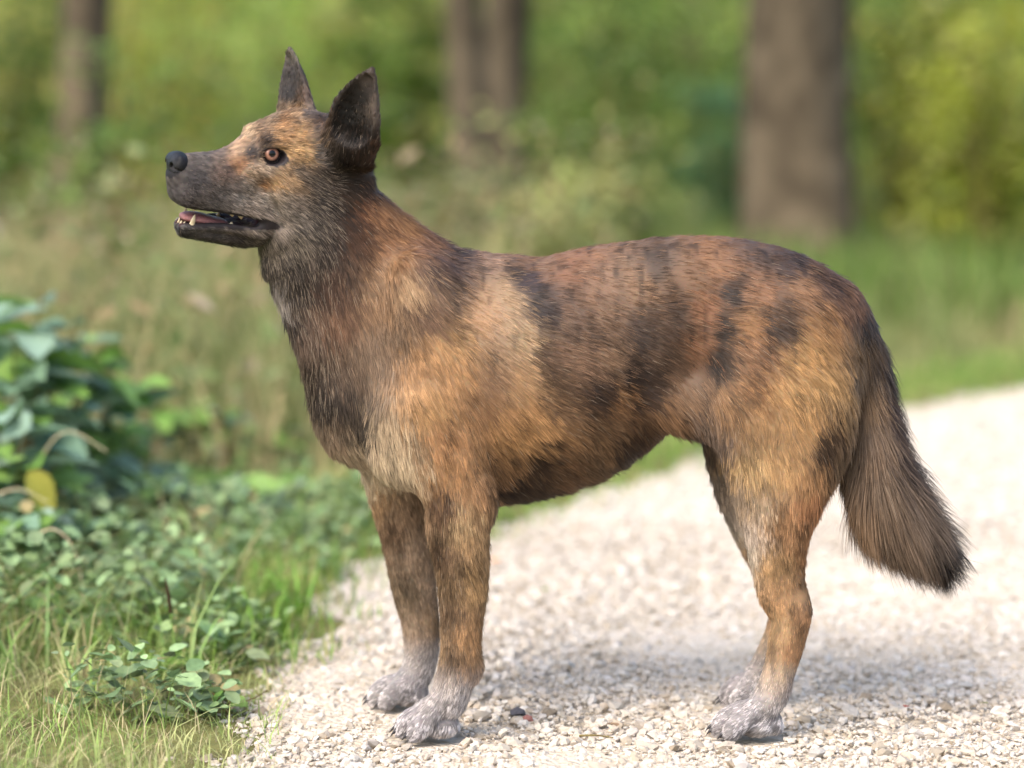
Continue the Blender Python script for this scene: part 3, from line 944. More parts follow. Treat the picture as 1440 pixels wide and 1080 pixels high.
def build_dog_field():
    gx0 = float(U(228, 300)[0])
    xs = axis(gx0, gx0 + 0.27, 0.0021) ; xs += axis(xs[-1], float(U(1365, 600)[0]), 0.0034)[1:]
    ys = axis(-0.165, 0.15, 0.0029)
    zs = axis(-0.006, 0.13, 0.0025); zs += axis(zs[-1], float(U(500, 380)[2]), 0.0036)[1:]; zs += axis(zs[-1], float(U(400, 55)[2]), 0.0021)[1:]
    fl = Field(xs, ys, zs)

    def chain_px(st, k, n=4, inset=0.0, cap=(1, 1), op='add'):
        A = catmull(st, n)
        C = np.array([U(a[0], a[1], a[2]) for a in A])
        f_chain(fl, C, np.maximum(A[:, 3] - inset, 2) * PX, np.maximum(A[:, 4] - inset, 2) * PX, k, cap=cap, op=op)

    # trunk (top and bottom of the outline at each x)
    tr = [(535, 450, 662, 76), (580, 395, 700, 102), (650, 352, 714, 116), (720, 352, 711, 120), (780, 355, 694, 119), (840, 338, 650, 111),
          (900, 329, 604, 101), (960, 325, 570, 92), (1020, 328, 575, 92), (1080, 342, 585, 92), (1130, 368, 588, 84), (1168, 402, 575, 66)]
    chain_px([(x, (a + b) / 2, 0.0, (b - a) / 2, w) for x, a, b, w in tr], 0.0, 3, 7, cap=(0.9, 0.35))
    # neck
    chain_px([(455, 250, -0.005, 78, 66), (452, 318, -0.002, 101, 72), (505, 398, 0, 127, 82), (560, 468, 0, 160, 94), (600, 520, 0, 180, 100)], 0.02, 4, 8)
    # prosternum and breast
    f_ell(fl, U(503, 572, 0), (0.047, 0.056, 0.062), np.eye(3), 0.03)
    # withers, shoulder blades, upper arms
    for s in (-1, 1):
        a = math.radians(24)
        R = np.array([[math.cos(a), 0, math.sin(a)], [0, 1, 0], [-math.sin(a), 0, math.cos(a)]])
        f_ell(fl, U(628, 478, s * 0.072), (0.052, 0.033, 0.115), R, 0.035)
        a = math.radians(-28)
        R = np.array([[math.cos(a), 0, math.sin(a)], [0, 1, 0], [-math.sin(a), 0, math.cos(a)]])
        f_ell(fl, U(590, 590, s * 0.078), (0.055, 0.034, 0.085), R, 0.03)
        f_ell(fl, U(770, 520, s * 0.070), (0.085, 0.038, 0.10), np.eye(3), 0.04)
    # front legs
    chain_px([(598, 570, -.085, 66, 38), (622, 640, -.089, 60, 38), (643, 695, -.09, 50, 35), (644, 750, -.09, 44, 32), (649, 800, -.09, 38, 30),
              (650, 850, -.09, 33, 27), (648, 895, -.09, 29, 26), (647, 925, -.089, 29, 27), (640, 955, -.088, 28, 27), (630, 985, -.087, 28, 30)], 0.018, 4, 3)
    chain_px([(672, 690, -.093, 17, 16), (682, 712, -.093, 9, 10)], 0.02, 2)                  # elbow
    chain_px([(668, 935, -.089, 9, 10), (668, 948, -.089, 7, 8)], 0.012, 2)                   # carpal pad
    chain_px([(552, 620, .065, 58, 38), (562, 690, .073, 48, 34), (574, 760, .078, 40, 31), (583, 830, .080, 34, 28), (592, 880, .080, 29, 25),
              (592, 915, .080, 27, 25), (586, 945, .080, 25, 26), (570, 965, .079, 24, 28)], 0.018, 4, 3)
    # hind legs
    chain_px([(1105, 450, -.048, 88, 44), (1102, 530, -.064, 101, 50), (1101, 600, -.074, 99, 47), (1097, 665, -.08, 79, 42), (1093, 725, -.082, 56, 35),
              (1092, 785, -.083, 39, 27), (1096, 835, -.083, 31, 23), (1112, 862, -.083, 29, 23), (1107, 900, -.083, 27, 22), (1097, 940, -.083, 24, 21),
              (1086, 975, -.082, 25, 23), (1072, 995, -.081, 23, 27)], 0.035, 4, 3)
    chain_px([(1123, 770, -.083, 7, 9), (1124, 815, -.083, 7, 9), (1130, 848, -.083, 9, 11), (1128, 866, -.083, 9, 11), (1117, 895, -.083, 8, 11)], 0.007, 3)
    chain_px([(1075, 520, .058, 92, 42), (1058, 610, .070, 76, 40), (1056, 680, .076, 56, 36), (1070, 745, .080, 42, 30), (1088, 800, .080, 31, 25),
              (1104, 842, .080, 25, 22), (1096, 880, .080, 20, 20), (1076, 925, .080, 18, 19), (1062, 950, .079, 19, 23)], 0.02, 4, 3)
    chain_px([(1120, 810, .080, 7, 9), (1118, 848, .080, 9, 11)], 0.012, 2)
    # flank fold
    f_ell(fl, U(984, 578, -0.060), (0.050, 0.018, 0.030), np.eye(3), 0.035)
    f_ell(fl, U(980, 572, 0.060), (0.050, 0.018, 0.030), np.eye(3), 0.035)
    # tail core
    chain_px([(1170, 440, 0, 42, 36), (1204, 485, 0, 33, 30), (1221, 540, 0, 29, 25), (1226, 605, -.008, 34, 27), (1230, 660, -.018, 44, 30), (1252, 708, -.024, 42, 29), (1286, 742, -.022, 29, 22), (1318, 766, -.018, 12, 12)], 0.02, 4)
    # paws: heel pad and four arched toes with a cleft between them
    def paw(ax, ay, tx, ty, Yc, near, spread=0.0):
        m = U((ax + tx) / 2 + 8, (ay + ty) / 2, Yc)
        f_ell(fl, np.array((m[0] + 0.016, m[1], 0.018)), (0.024, 0.026, 0.015), np.eye(3), 0.010)
        for j, (dy, back, lift) in enumerate(((-0.0290, 0.015, 0.0), (-0.0100, 0.001, 0.003), (0.0100, 0.0, 0.003), (0.0290, 0.012, 0.0))):
            root = U(ax, ay, Yc + dy * 0.55); root = np.array((root[0] + 0.004, root[1], max(root[2], 0.031)))
            tip = U(tx, ty, Yc + dy)
            tip = np.array((tip[0] + back - .003, tip[1] - spread * 0.4, 0.0095))
            mid = root * 0.45 + tip * 0.55; mid[2] = 0.0275 + lift * 0.8
            kn = root * 0.16 + tip * 0.84; kn[2] = 0.0195 + lift * .5
            C = catmull(np.array([root, mid, kn, tip]), 4)
            R = np.interp(np.linspace(0, 1, len(C)), [0, .4, .75, 1], [.0120, .0112, .0108, .0078])
            f_chain(fl, C, R * 1.05, R * 0.74, 0.0020, cap=(1, .9), kin=0.003)
            PAW_TIPS.append((tip + np.array((-0.0045, 0, 0.002)), j))
    paw(616, 982, 568, 1022, -.084, True)
    paw(575, 962, 528, 985, .079, False)
    paw(1066, 992, 1012, 1020, -.079, True)
    paw(1058, 952, 1024, 975, .079, False)
    # dew pad behind the near hind paw, heel of near front paw
    f_ell(fl, U(1092, 1018, -.082), (0.008, 0.010, 0.012), np.eye(3), 0.008)

    # ---- head (centimetres in the head frame)
    def hell(u, v, w, r, k, op='add', rot=None):
        R = HM if rot is None else rot @ HM
        f_ell(fl, H(u, v, w), [x * 0.01 for x in r], R, k * 0.01, op)
    def hchain(st, k, n=4, cap=(1, 1), op='add', kin=0.3):
        A = catmull(st, n)                                   # u, v, w, r_up, r_side
        C = np.array([H(*a[:3]) for a in A])
        f_chain(fl, C, A[:, 3] * .01, A[:, 4] * .01, k * .01, N1=hw, cap=cap, op=op, kin=kin * .01)
    hell(-5.2, 0, 0.1, (6.6, 5.2, 4.9), 1.5)
    hell(-1.6, 0, 0.6, (3.6, 3.9, 2.7), 1.5)
    for s in (-1, 1):
        hell(-0.3, s * 2.45, 1.45, (2.0, 1.3, 1.0), 1.0)         # brow
        hell(-4.2, s * 3.7, -3.4, (4.6, 2.3, 4.2), 1.8)          # cheek
        hell(0.6, s * 2.7, -1.9, (2.6, 1.3, 1.4), 1.2)           # cheekbone under the eye
    hchain([(-2.5, 0, -2.6, 4.0, 3.9), (1.2, 0, -2.9, 2.9, 3.2), (3.5, 0, -3.1, 2.6, 2.8), (6.5, 0, -3.25, 2.6, 2.55), (9.2, 0, -3.5, 2.65, 2.4), (10.3, 0, -3.7, 2.6, 2.15)], 1.2, 4, cap=(1, .55))
    for s in (-1, 1):
        hchain([(7.5, s * 1.5, -4.6, 1.6, 1.1), (3.5, s * 1.9, -5.0, 1.8, 1.2), (.5, s * 2.3, -5.4, 2.0, 1.3)], 1.2, 3)
    for s in (-1, 1):
        hchain([(10.75, s * .7, -5.7, 1.0, .85), (9.7, s * 1.7, -6.0, 1.1, .75), (6.5, s * 2.25, -6.3, 1.1, .6), (3.0, s * 2.8, -6.8, 1.0, .6), (0.6, s * 3.3, -7.5, .8, .6), (-.5, s * 3.5, -8.2, .7, .6)], 1.0, 4)
        hchain([(10.0, s * .6, -9.75, .4, .5), (9.1, s * 1.35, -9.6, .45, .45), (6.0, s * 1.9, -9.4, .55, .45), (3.0, s * 2.6, -9.3, .7, .5), (1.2, s * 3.2, -9.4, .75, .5), (-.4, s * 3.5, -8.7, .7, .55)], .35, 4)
    hchain([(-6.5, 0, -6.8, 3.4, 3.8), (-2.0, 0, -8.7, 2.6, 3.3), (1.0, 0, -10.1, 1.9, 2.9), (4.0, 0, -10.6, 1.35, 2.2), (7.5, 0, -10.4, 1.0, 1.65), (9.7, 0, -10.25, .75, 1.2)], .5, 4, cap=(1, .8))
    hell(-4.5, 0, -9.5, (3.8, 3.2, 2.6), 1.5)                    # throat latch
    hchain([(5.6, 0, -1.85, 1.1, 1.5), (4.2, 0, -1.30, 1.3, 2.0), (2.6, 0, -.55, 1.6, 2.5), (1.0, 0, .35, 1.9, 3.0)], 1.0, 3)      # slope of the stop
    for s in (-1, 1):
        hell(8.6, s * 1.75, -4.7, (2.2, 1.05, 1.5), 1.0)          # whisker pad
    # mouth cavity
    hchain([(10.5, 0, -8.25, .9, 1.3), (7.0, 0, -8.2, .82, 1.8), (3.5, 0, -8.4, .80, 3.0), (1.3, 0, -8.5, .70, 4.0)], .25, 4, cap=(1.5, .5), op='sub')
    # ears
    def ear(B, T, opening, hwid, thick, k, bow, depth):
        ax = T - B; L = np.linalg.norm(ax); ax = ax / L
        o = opening - ax * (opening @ ax); o /= np.linalg.norm(o)
        wdir = np.cross(ax, o)
        ts = np.array([p[0] for p in hwid]); 
        tt = np.linspace(0, 1, 14)
        W = np.interp(tt, ts, [p[1] for p in hwid]) * .01
        Th = np.interp(tt, ts, thick) * .01
        sh = np.interp(tt, ts, bow) * .01
        C = B + np.outer(tt * L, ax) + np.outer(sh, wdir)
        f_chain(fl, C, W, Th, k, N1=wdir, cap=(.5, .8), kin=0.002)
        m = (tt > .3) & (tt < .93)
        off = np.interp(tt, ts, depth) * .01
        C2 = C + np.outer(off, o)
        f_chain(fl, C2[m], np.maximum(W[m] * .80 - .0012, .001), np.maximum(Th[m] * 1.0, .001), .003, N1=wdir, cap=(1.6, .5), op='sub', kin=0.002)
    WD = [(0, 3.0), (.25, 3.75), (.56, 3.25), (.78, 2.1), (.92, 1.1), (1, .45)]
    nb = U(497, 232, -0.058); nt_ = U(523, 99, -0.088)
    ear(nb, nt_, np.array((-.36, -.93, .05)), WD, [1.3, 1.4, 1.2, .85, .6, .4], .024, [-.6, -1.0, -.95, -.5, -.15, 0], [1.35, 1.1, .85, .62, .42, .3])
    WF = [(0, 3.5), (.2, 3.5), (.42, 3.0), (.65, 2.3), (.85, 1.35), (1, .55)]
    fb = U(419, 190, 0.042); ft = U(408, 72, 0.062)
    ear(fb, ft, np.array((-.66, -.68, .05)), WF, [1.9, 1.5, 1.1, .8, .55, .35], .012, [0, 0, 0, 0, 0, 0], [1.5, 1.25, .95, .7, .5, .3])
    # eye openings
    for s in (-1, 1):
        R = np.array([[0.93, -0.10 * s, -0.12], [0.10 * s, 1, 0], [0.12, 0, 0.93]]); R /= np.linalg.norm(R, axis=1)[:, None]
        hell(0.35, s * 3.05, 0.0, (1.75, 1.2, 1.25), .5, rot=R)                 # lids
        hell(0.42, s * 3.9, 0.0, (1.45, 1.5, 0.98), .22, 'sub', rot=R)          # almond slit
    return fl

PAW_TIPS = []
fl = build_dog_field()
DV, DQ, DN = surface_nets(fl)
DV[:, 2] = np.maximum(DV[:, 2], 0.001)

# ---- coat colour, painted in the dog's own side view: soft patches and brindle, shoulder highlight and leg shade painted in, as (x, y, r, g, b)
COAT = """300 222 112 101 97;290 250 96 88 90;270 270 90 82 86;330 275 118 108 106;310 290 108 99 98;365 288 168 150 142;345 262 128 112 108;330 238 118 95 86;318 218 124 104 94;345 228 168 120 84;342 208 192 152 118;352 186 205 172 138;365 240 184 154 130;380 258 168 118 72;413 255 192 152 112;398 274 172 152 138;362 214 62 52 54;384 195 58 48 50;368 175 138 110 86;395 190 188 142 94;350 200 196 152 116;372 186 132 102 78;345 275 152 141 138;376 279 188 174 168;352 262 160 146 138;402 288 164 151 145;424 302 144 132 126;414 211 204 158 104;396 254 186 142 92;347 229 176 122 78;380 237 192 166 146;400 172 158 112 70;428 188 198 148 92;436 214 202 156 100;410 195 190 140 90;385 165 160 135 112;420 158 176 140 105;452 172 100 76 60;456 215 92 82 78;432 242 112 96 86;452 252 88 78 74;418 288 140 124 118;455 285 74 66 64;400 312 136 122 116;440 318 80 72 68;500 262 74 60 50;515 245 72 52 40;488 300 58 50 47;518 292 112 72 46;380 348 98 88 78;420 338 98 88 78;352 362 72 62 56;300 336 84 76 76;262 326 52 46 50;345 342 78 70 66;250 330 190 185 180;
490 160 20 17 17;505 190 18 15 15;515 140 24 20 20;498 175 18 15 15;532 150 112 96 86;526 105 92 78 70;470 190 44 37 36;533 225 98 66 46;478 228 38 33 31;505 224 30 26 25;520 238 66 50 40;495 245 62 52 46;405 100 78 70 70;398 130 58 54 57;425 140 104 80 70;410 72 125 115 105;434 155 130 110 98;
540 290 178 126 82;580 310 178 128 82;600 340 140 102 82;560 340 158 110 72;505 335 92 62 44;470 345 60 50 46;420 372 68 60 57;372 388 78 70 68;386 430 170 160 160;402 458 60 52 54;430 405 64 54 51;470 405 96 70 58;440 470 118 97 87;480 450 134 98 77;540 420 155 118 86;580 400 190 154 116;560 378 170 128 90;622 372 108 84 76;645 405 152 122 102;655 352 100 80 76;692 352 168 132 112;612 440 124 94 76;562 470 132 106 86;522 490 142 116 96;482 512 105 85 72;447 520 70 58 52;452 570 56 47 44;490 565 66 55 50;512 602 54 47 44;476 632 158 132 110;500 636 196 172 146;545 602 196 170 140;562 642 210 186 156;540 680 204 180 150;505 692 220 196 168;470 610 130 108 92;
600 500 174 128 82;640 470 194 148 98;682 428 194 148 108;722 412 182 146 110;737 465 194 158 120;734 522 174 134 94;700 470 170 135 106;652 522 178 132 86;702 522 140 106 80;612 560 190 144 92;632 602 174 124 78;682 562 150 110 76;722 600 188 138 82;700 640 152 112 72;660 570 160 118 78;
742 398 82 68 74;768 432 78 64 65;776 482 138 104 82;760 368 152 112 86;802 368 162 112 82;832 400 162 122 96;802 440 134 104 86;852 430 150 115 90;822 492 140 106 84;842 542 84 64 55;792 562 140 105 75;762 602 192 142 86;742 580 188 138 86;872 550 178 126 76;862 500 150 116 90;902 468 98 78 68;890 522 74 59 54;905 552 84 64 54;902 400 162 122 92;922 368 118 94 80;950 440 112 87 72;962 398 150 110 80;932 492 122 94 75;986 430 168 112 76;980 482 140 95 65;1001 500 62 50 44;1012 455 70 55 48;1025 405 68 54 49;1000 375 168 118 82;1052 400 162 112 76;1042 452 168 118 72;1060 482 152 107 72;1086 460 88 69 60;1096 430 110 85 70;1120 408 168 122 86;1060 358 120 95 85;1110 370 100 80 75;1160 398 110 85 75;1190 430 130 95 75;1150 452 168 122 77;1120 490 184 138 82;1150 530 194 150 94;1100 540 194 148 92;1052 540 168 118 72;1030 562 152 112 72;1200 500 142 112 82;1180 568 152 122 87;1160 602 84 64 50;1150 632 80 62 50;1120 580 194 146 90;1082 590 176 134 86;1066 602 152 116 76;1040 642 208 168 114;1092 650 204 158 104;1130 660 178 132 87;1182 640 132 107 82;1002 622 122 102 92;986 600 125 105 95;
720 682 74 57 45;760 690 80 62 48;802 660 115 85 60;852 620 142 107 72;842 650 115 90 65;792 622 132 96 62;882 632 84 64 50;870 642 74 59 48;902 600 110 80 55;942 580 130 95 65;962 560 125 95 70;762 642 94 70 50;
642 650 168 122 77;682 680 172 128 88;626 700 114 85 65;620 760 104 80 62;662 740 168 132 92;652 718 184 154 114;640 800 114 90 65;672 800 168 132 88;636 850 114 88 65;666 870 162 122 82;640 900 100 80 65;666 920 158 122 88;622 890 152 122 92;640 950 168 153 144;620 985 176 166 164;588 1012 112 107 116;640 1020 186 181 184;610 1022 150 145 152;
528 712 172 132 92;560 722 152 122 97;546 762 110 85 65;580 782 152 127 107;574 842 114 95 76;602 842 152 127 107;580 900 152 127 107;592 950 142 127 117;540 970 190 185 184;572 985 104 99 104;518 980 190 186 184;
1058 700 192 164 136;1044 735 184 166 156;1092 720 194 144 98;1130 702 188 128 82;1122 762 152 107 67;1082 772 178 138 92;1096 820 184 138 93;1120 850 168 122 82;1132 830 108 84 65;1084 860 188 148 104;1110 890 168 122 82;1090 930 200 165 125;1106 940 152 117 87;1075 970 210 190 170;1060 1000 196 187 186;1030 1015 154 150 160;1010 1015 120 114 122;
990 650 84 71 68;1010 700 130 115 106;1030 760 194 180 166;1040 970 156 151 156;
1225 460 84 74 75;1242 520 64 57 61;1212 520 132 112 97;1257 580 68 58 61;1225 600 132 110 94;1205 565 150 120 92;1212 640 142 114 90;1190 700 150 118 90;1272 742 130 108 92;1272 640 84 71 68;1230 660 116 97 82;1200 690 132 107 87;1292 700 117 100 90;1250 740 117 97 82;1310 750 92 79 73;1330 785 40 35 37;1318 772 48 42 43;1312 800 52 46 46;1338 805 38 34 38;1290 785 117 97 82;1322 735 110 95 86"""
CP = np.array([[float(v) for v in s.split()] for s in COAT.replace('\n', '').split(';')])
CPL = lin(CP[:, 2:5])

STRIPES = [((738, 385, 765, 430, 772, 480, 800, 540, 845, 560), 20, .5), ((718, 362, 745, 395), 14, .5), ((905, 440, 890, 500, 905, 560), 22, .5),
           ((945, 410, 952, 450, 930, 505), 20, .5), ((1030, 392, 1015, 440, 1003, 480, 993, 522), 12, .62), ((1097, 418, 1086, 460, 1066, 495), 13, .5),
           ((1170, 565, 1158, 610, 1143, 650), 11, .6), ((655, 345, 632, 372, 650, 402), 18, .4), ((838, 515, 850, 560, 836, 595), 16, .45),
           ((720, 692, 755, 655, 772, 622), 20, .5), ((880, 642, 908, 602), 18, .5), ((818, 365, 812, 420, 832, 470), 11, .3),
           ((918, 342, 926, 382), 13, .45), ((1055, 350, 1120, 365, 1182, 412), 11, .4), ((626, 690, 618, 760, 634, 830, 640, 905), 13, .4), ((1125, 700, 1112, 750, 1118, 800), 9, .35),
           ((548, 735, 556, 800, 574, 860), 9, .45), ((1100, 830, 1112, 880), 7, .35), ((440, 520, 455, 560, 470, 590), 16, .35), ((862, 360, 870, 410, 858, 455), 9, .25), ((972, 345, 978, 395, 970, 440), 9, .25)]
def stripes(px, py):
    m = np.zeros(len(px))
    for pts, w, a in STRIPES:
        q = np.array(pts, float).reshape(-1, 2)
        best = np.full(len(px), 1e9)
        for i in range(len(q) - 1):
            ab = q[i + 1] - q[i]
            t = np.clip(((px - q[i, 0]) * ab[0] + (py - q[i, 1]) * ab[1]) / (ab @ ab), 0, 1)
            best = np.minimum(best, np.hypot(px - q[i, 0] - t * ab[0], py - q[i, 1] - t * ab[1]))
        m = np.maximum(m, a * .80 * np.clip(1.3 - best / w, 0, 1))
    return m

def coat_colour(P, gain):
    P = np.asarray(P)
    n1 = vnoise(P, 55, 1) - .5; n2 = vnoise(P, 55, 2) - .5
    px, py = side_px(P)
    wob = np.interp(px, [380, 520], [4, 16])
    px = px + n1 * wob; py = py + n2 * wob
    out = np.zeros((len(P), 3))
    for s in range(0, len(P), 40000):
        q = slice(s, s + 40000)
        d2 = (px[q, None] - CP[None, :, 0]) ** 2 + (py[q, None] - CP[None, :, 1]) ** 2
        soft = np.interp(CP[:, 0], [350, 600], [10, 120])
        w = 1.0 / (d2 + soft[None]) ** 2.0
        out[q] = (w @ CPL) / w.sum(1)[:, None]
    hd_ = (px < 470) & (py < 370)
    fr = vnoise(P * np.array((.55, 1, 1)), 330, 9)
    out = np.where(hd_[:, None], out * (1 + np.clip((fr - .5) * 1.8, -.35, .5))[:, None], out)
    # brindle: fine vertical streaking of darker hair on the trunk and legs
    st = vnoise(P * np.array((1.0, .6, .30)), 130, 5)
    sp = vnoise(P, 170, 6)
    body = np.interp(px, [480, 620], [0.25, 1.0])
    m = np.clip((st - .52) * 3.2, 0, 1) * .55 * body + np.clip((sp - .62) * 3, 0, 1) * .22
    sm_ = stripes(px, py) * np.clip(.55 + .9 * vnoise(P, 60, 8), 0, 1.15)
    out = out * (1 - m[:, None]) * (1 - sm_[:, None])
    g = out @ np.array((.3, .59, .11))
    out = g[:, None] + (out - g[:, None]) * .83
    low = np.interp(py, [330, 400, 470, 560, 720], [.82, .86, 1.0, 1.08, 1.25]) * np.interp(px, [350, 470, 560, 1000, 1060, 1190, 1240], [.96, .86, .96, .97, .90, .90, .95])  # darker back; legs lightened to make up for weaker light below
    return out * low[:, None] * gain

HU = to_head(DV)
def bare_mask(hd):
    """1 where the head is bare skin: lips, mouth, eye rims (head centimetres)"""
    u, v, w = hd[:, 0], np.abs(hd[:, 1]), hd[:, 2]
    wob = (vnoise(hd, 1.6, 61) - .5) * .5
    lo = np.interp(u, [-1.3, -.9, .3, 3, 6.5, 10, 12], [-8.7, -8.98, -9.2, -9.25, -9.3, -9.5, -9.65]) + wob
    hi = np.interp(u, [-1.3, -.9, .3, 3, 6.5, 10, 12], [-8.7, -8.1, -7.55, -7.3, -7.0, -6.75, -6.7]) + wob
    mouth = (u > -1.3) & (u < 12.2) & (w > lo) & (w < hi) & (v < 4.6)
    eye = (((u - .42) / 1.60) ** 2 + (w / 1.14) ** 2 < 1) & (v > 2.2) & (v < 5)
    nose = ((u - 11.6) / 1.2) ** 2 + (v / 1.8) ** 2 + ((w + 2.2) / 1.9) ** 2 < 1
    return mouth, eye, nose
GAIN = np.array((.80, .81, .75))
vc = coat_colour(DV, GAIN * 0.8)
mo, ey, no = bare_mask(HU)
pf = np.clip((DV[:, 2] - .105) / -.07, 0, 1)[:, None]
vc += (lin((176, 168, 168)) * .6 - vc) * pf * .8
vc *= 1 - pf * np.clip((vnoise(DV, 260, 21) - .5) * 3, 0, .35)[:, None]
vc[mo] = lin((38, 32, 33)); vc[ey] = lin((42, 36, 38)); vc[no] = lin((30, 28, 31))
inside = mo & (np.abs(HU[:, 1]) < np.interp(HU[:, 0], [1, 4, 8, 11], [2.6, 2.0, 1.3, .8]))
vc[inside] = lin((58, 26, 28))

skin, nt, b = new_mat('dog_skin')
at = nt.nodes.new('ShaderNodeAttribute'); at.attribute_name = 'col'
nz = nt.nodes.new('ShaderNodeTexNoise'); nz.inputs['Scale'].default_value = 300
mx = nt.nodes.new('ShaderNodeMix'); mx.data_type = 'RGBA'; mx.blend_type = 'MULTIPLY'; mx.inputs['Factor'].default_value = .35
nt.links.new(at.outputs['Color'], mx.inputs['A']); nt.links.new(nz.outputs['Color'], mx.inputs['B'])
nt.links.new(mx.outputs['Result'], b.inputs['Base Color'])
b.inputs['Roughness'].default_value = .62
b.inputs['Specular IOR Level'].default_value = .25
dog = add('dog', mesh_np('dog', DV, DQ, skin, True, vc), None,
          'brindle shepherd-like dog standing in profile on the gravel path, looking up with mouth open', 'dog')

# ------------------------------------------------------------------ fur
# flow of the coat in the side view: x, y, dx, dy (image sense, y down), length cm, lift
FLOW = """250 240 1 .1 .25 .1;300 220 1 -.1 .5 .3;300 260 1 .25 .6 .3;340 285 1 .5 .9 .25;330 200 .8 -.6 .5 .2;350 180 .6 -.8 .8 .35;400 155 1 -.35 1.0 .4;430 190 1 -.2 .9 .2;430 220 1 .1 .8 .2;400 260 1 .4 .9 .2;390 300 1 .5 1.2 .25;450 250 1 .5 1.4 .25;440 310 .9 .6 1.8 .3;400 345 .7 .8 2.0 .35;300 340 1 .2 .5 .2;350 345 .8 .5 1.0 .3;
490 170 .3 -1 .7 .15;520 130 .15 -1 .6 .15;525 100 0 -1 .5 .2;535 180 .1 -1 .7 .15;405 110 0 -1 .6 .15;430 140 -.1 -1 .7 .15;390 140 0 -1 .6 .15;468 200 .4 -.9 1.8 .3;486 225 .3 -1 1.9 .4;502 214 .2 -1 1.6 .4;518 215 .1 -1 1.2 .3;
500 290 .7 .7 2.2 .3;545 275 .8 .7 2.5 .35;590 315 .9 .6 3.0 .3;560 360 .7 .8 3.0 .25;450 370 .4 1 2.6 .3;370 390 .2 1 2.4 .3;400 450 .3 1 2.8 .3;440 540 .25 1 2.8 .3;480 460 .35 1 3.0 .25;540 450 .45 1 3.2 .25;600 420 .7 .8 3.0 .22;520 540 .3 1 3.0 .25;460 600 .3 1 2.6 .35;500 660 .35 1 2.6 .35;560 630 .25 1 2.8 .25;
650 360 1 .35 2.6 .2;700 352 1 .12 2.4 .18;660 440 .85 .6 2.6 .2;720 430 .95 .35 2.4 .16;620 520 .6 .9 2.6 .2;680 530 .8 .7 2.6 .2;640 620 .35 1 2.2 .22;690 620 .7 .8 2.6 .25;
780 380 1 .1 2.4 .16;780 450 1 .15 2.5 .16;780 540 .9 .4 2.6 .18;760 640 .75 .7 2.8 .24;800 680 .75 .7 3.0 .3;720 700 .75 .7 2.8 .3;860 640 .7 .75 3.0 .32;850 560 .9 .45 2.7 .2;
880 360 1 .05 2.4 .15;900 440 1 .1 2.5 .16;900 530 .95 .3 2.7 .18;960 560 .75 .7 2.8 .3;930 590 .5 .9 3.2 .4;980 350 1 .03 2.4 .15;1000 440 1 .15 2.5 .16;1020 520 .85 .55 2.4 .2;1080 370 1 .2 2.4 .16;1100 440 .95 .45 2.4 .18;1160 400 .85 .65 2.6 .22;
1090 520 .7 .8 2.2 .2;1060 600 .2 1 2.0 .2;1120 600 .4 1 2.2 .2;1180 500 .6 .9 2.8 .25;1200 560 .35 1 3.4 .35;1180 640 .2 1 3.6 .4;1150 680 .1 1 2.8 .35;1020 640 0 1 2.2 .3;990 620 .1 1 2.4 .3;1080 680 .2 1 1.7 .2;1120 730 .1 1 1.6 .25;1060 760 .15 1 1.2 .2;1100 800 .2 1 1.0 .15;1125 840 0 1 .9 .15;1110 900 -.3 1 .9 .15;1085 950 -.35 1 .9 .15;1060 1000 -.9 .4 .9 .2;1020 1015 -1 .5 .75 .2;
640 700 .2 1 1.6 .25;690 700 .3 1 2.4 .35;640 770 .1 1 1.2 .2;680 780 .35 1 1.6 .35;645 850 .05 1 1.1 .2;675 880 .3 1 1.3 .3;645 930 -.1 1 1.1 .2;620 985 -.5 .9 1.0 .25;585 1010 -.9 .6 .75 .2;630 1020 -.5 .9 .8 .2;540 720 .2 1 1.4 .25;570 800 .15 1 1.1 .2;590 900 .05 1 1.0 .2;570 960 -.6 .8 .8 .2;530 975 -1 .3 .7 .2;
530 230 .1 -1 .8 .2;515 258 .8 .5 1.4 .2;535 255 .9 .5 1.6 .2;1200 440 .5 .9 2.4 .2;1230 470 .3 1 2.8 .22;1245 530 .2 1 3.2 .25;1205 560 .15 1 4.0 .4;1225 600 .25 1 4.5 .4;1255 600 .45 1 4.0 .4;1205 650 .1 1 5.5 .5;1240 660 .35 1 6.0 .45;1220 700 .15 1 6.0 .5;1275 660 .65 .9 5.0 .5;1260 700 .45 1 6.0 .45;1290 700 .7 .8 5.0 .5;1260 735 .3 1 6.0 .5;1300 730 .6 .9 5.0 .45;1285 755 .4 1 6.0 .5;1320 765 .35 1 5.5 .3"""
FP = np.array([[float(v) for v in s.split()] for s in FLOW.replace('\n', '').split(';')])

def flow_at(P):
    px, py = side_px(P)
    n = len(P)
    D = np.zeros((n, 2)); L = np.zeros(n); LF = np.zeros(n)
    for s in range(0, n, 40000):
        q = slice(s, s + 40000)
        d2 = (px[q, None] - FP[None, :, 0]) ** 2 + (py[q, None] - FP[None, :, 1]) ** 2
        w = 1.0 / (d2 + 150) ** 2
        w /= w.sum(1)[:, None]
        D[q] = w @ FP[:, 2:4]; L[q] = w @ FP[:, 4]; LF[q] = w @ FP[:, 5]
    return np.stack([D[:, 0], np.zeros(n), -D[:, 1]], -1), L * 0.01, LF

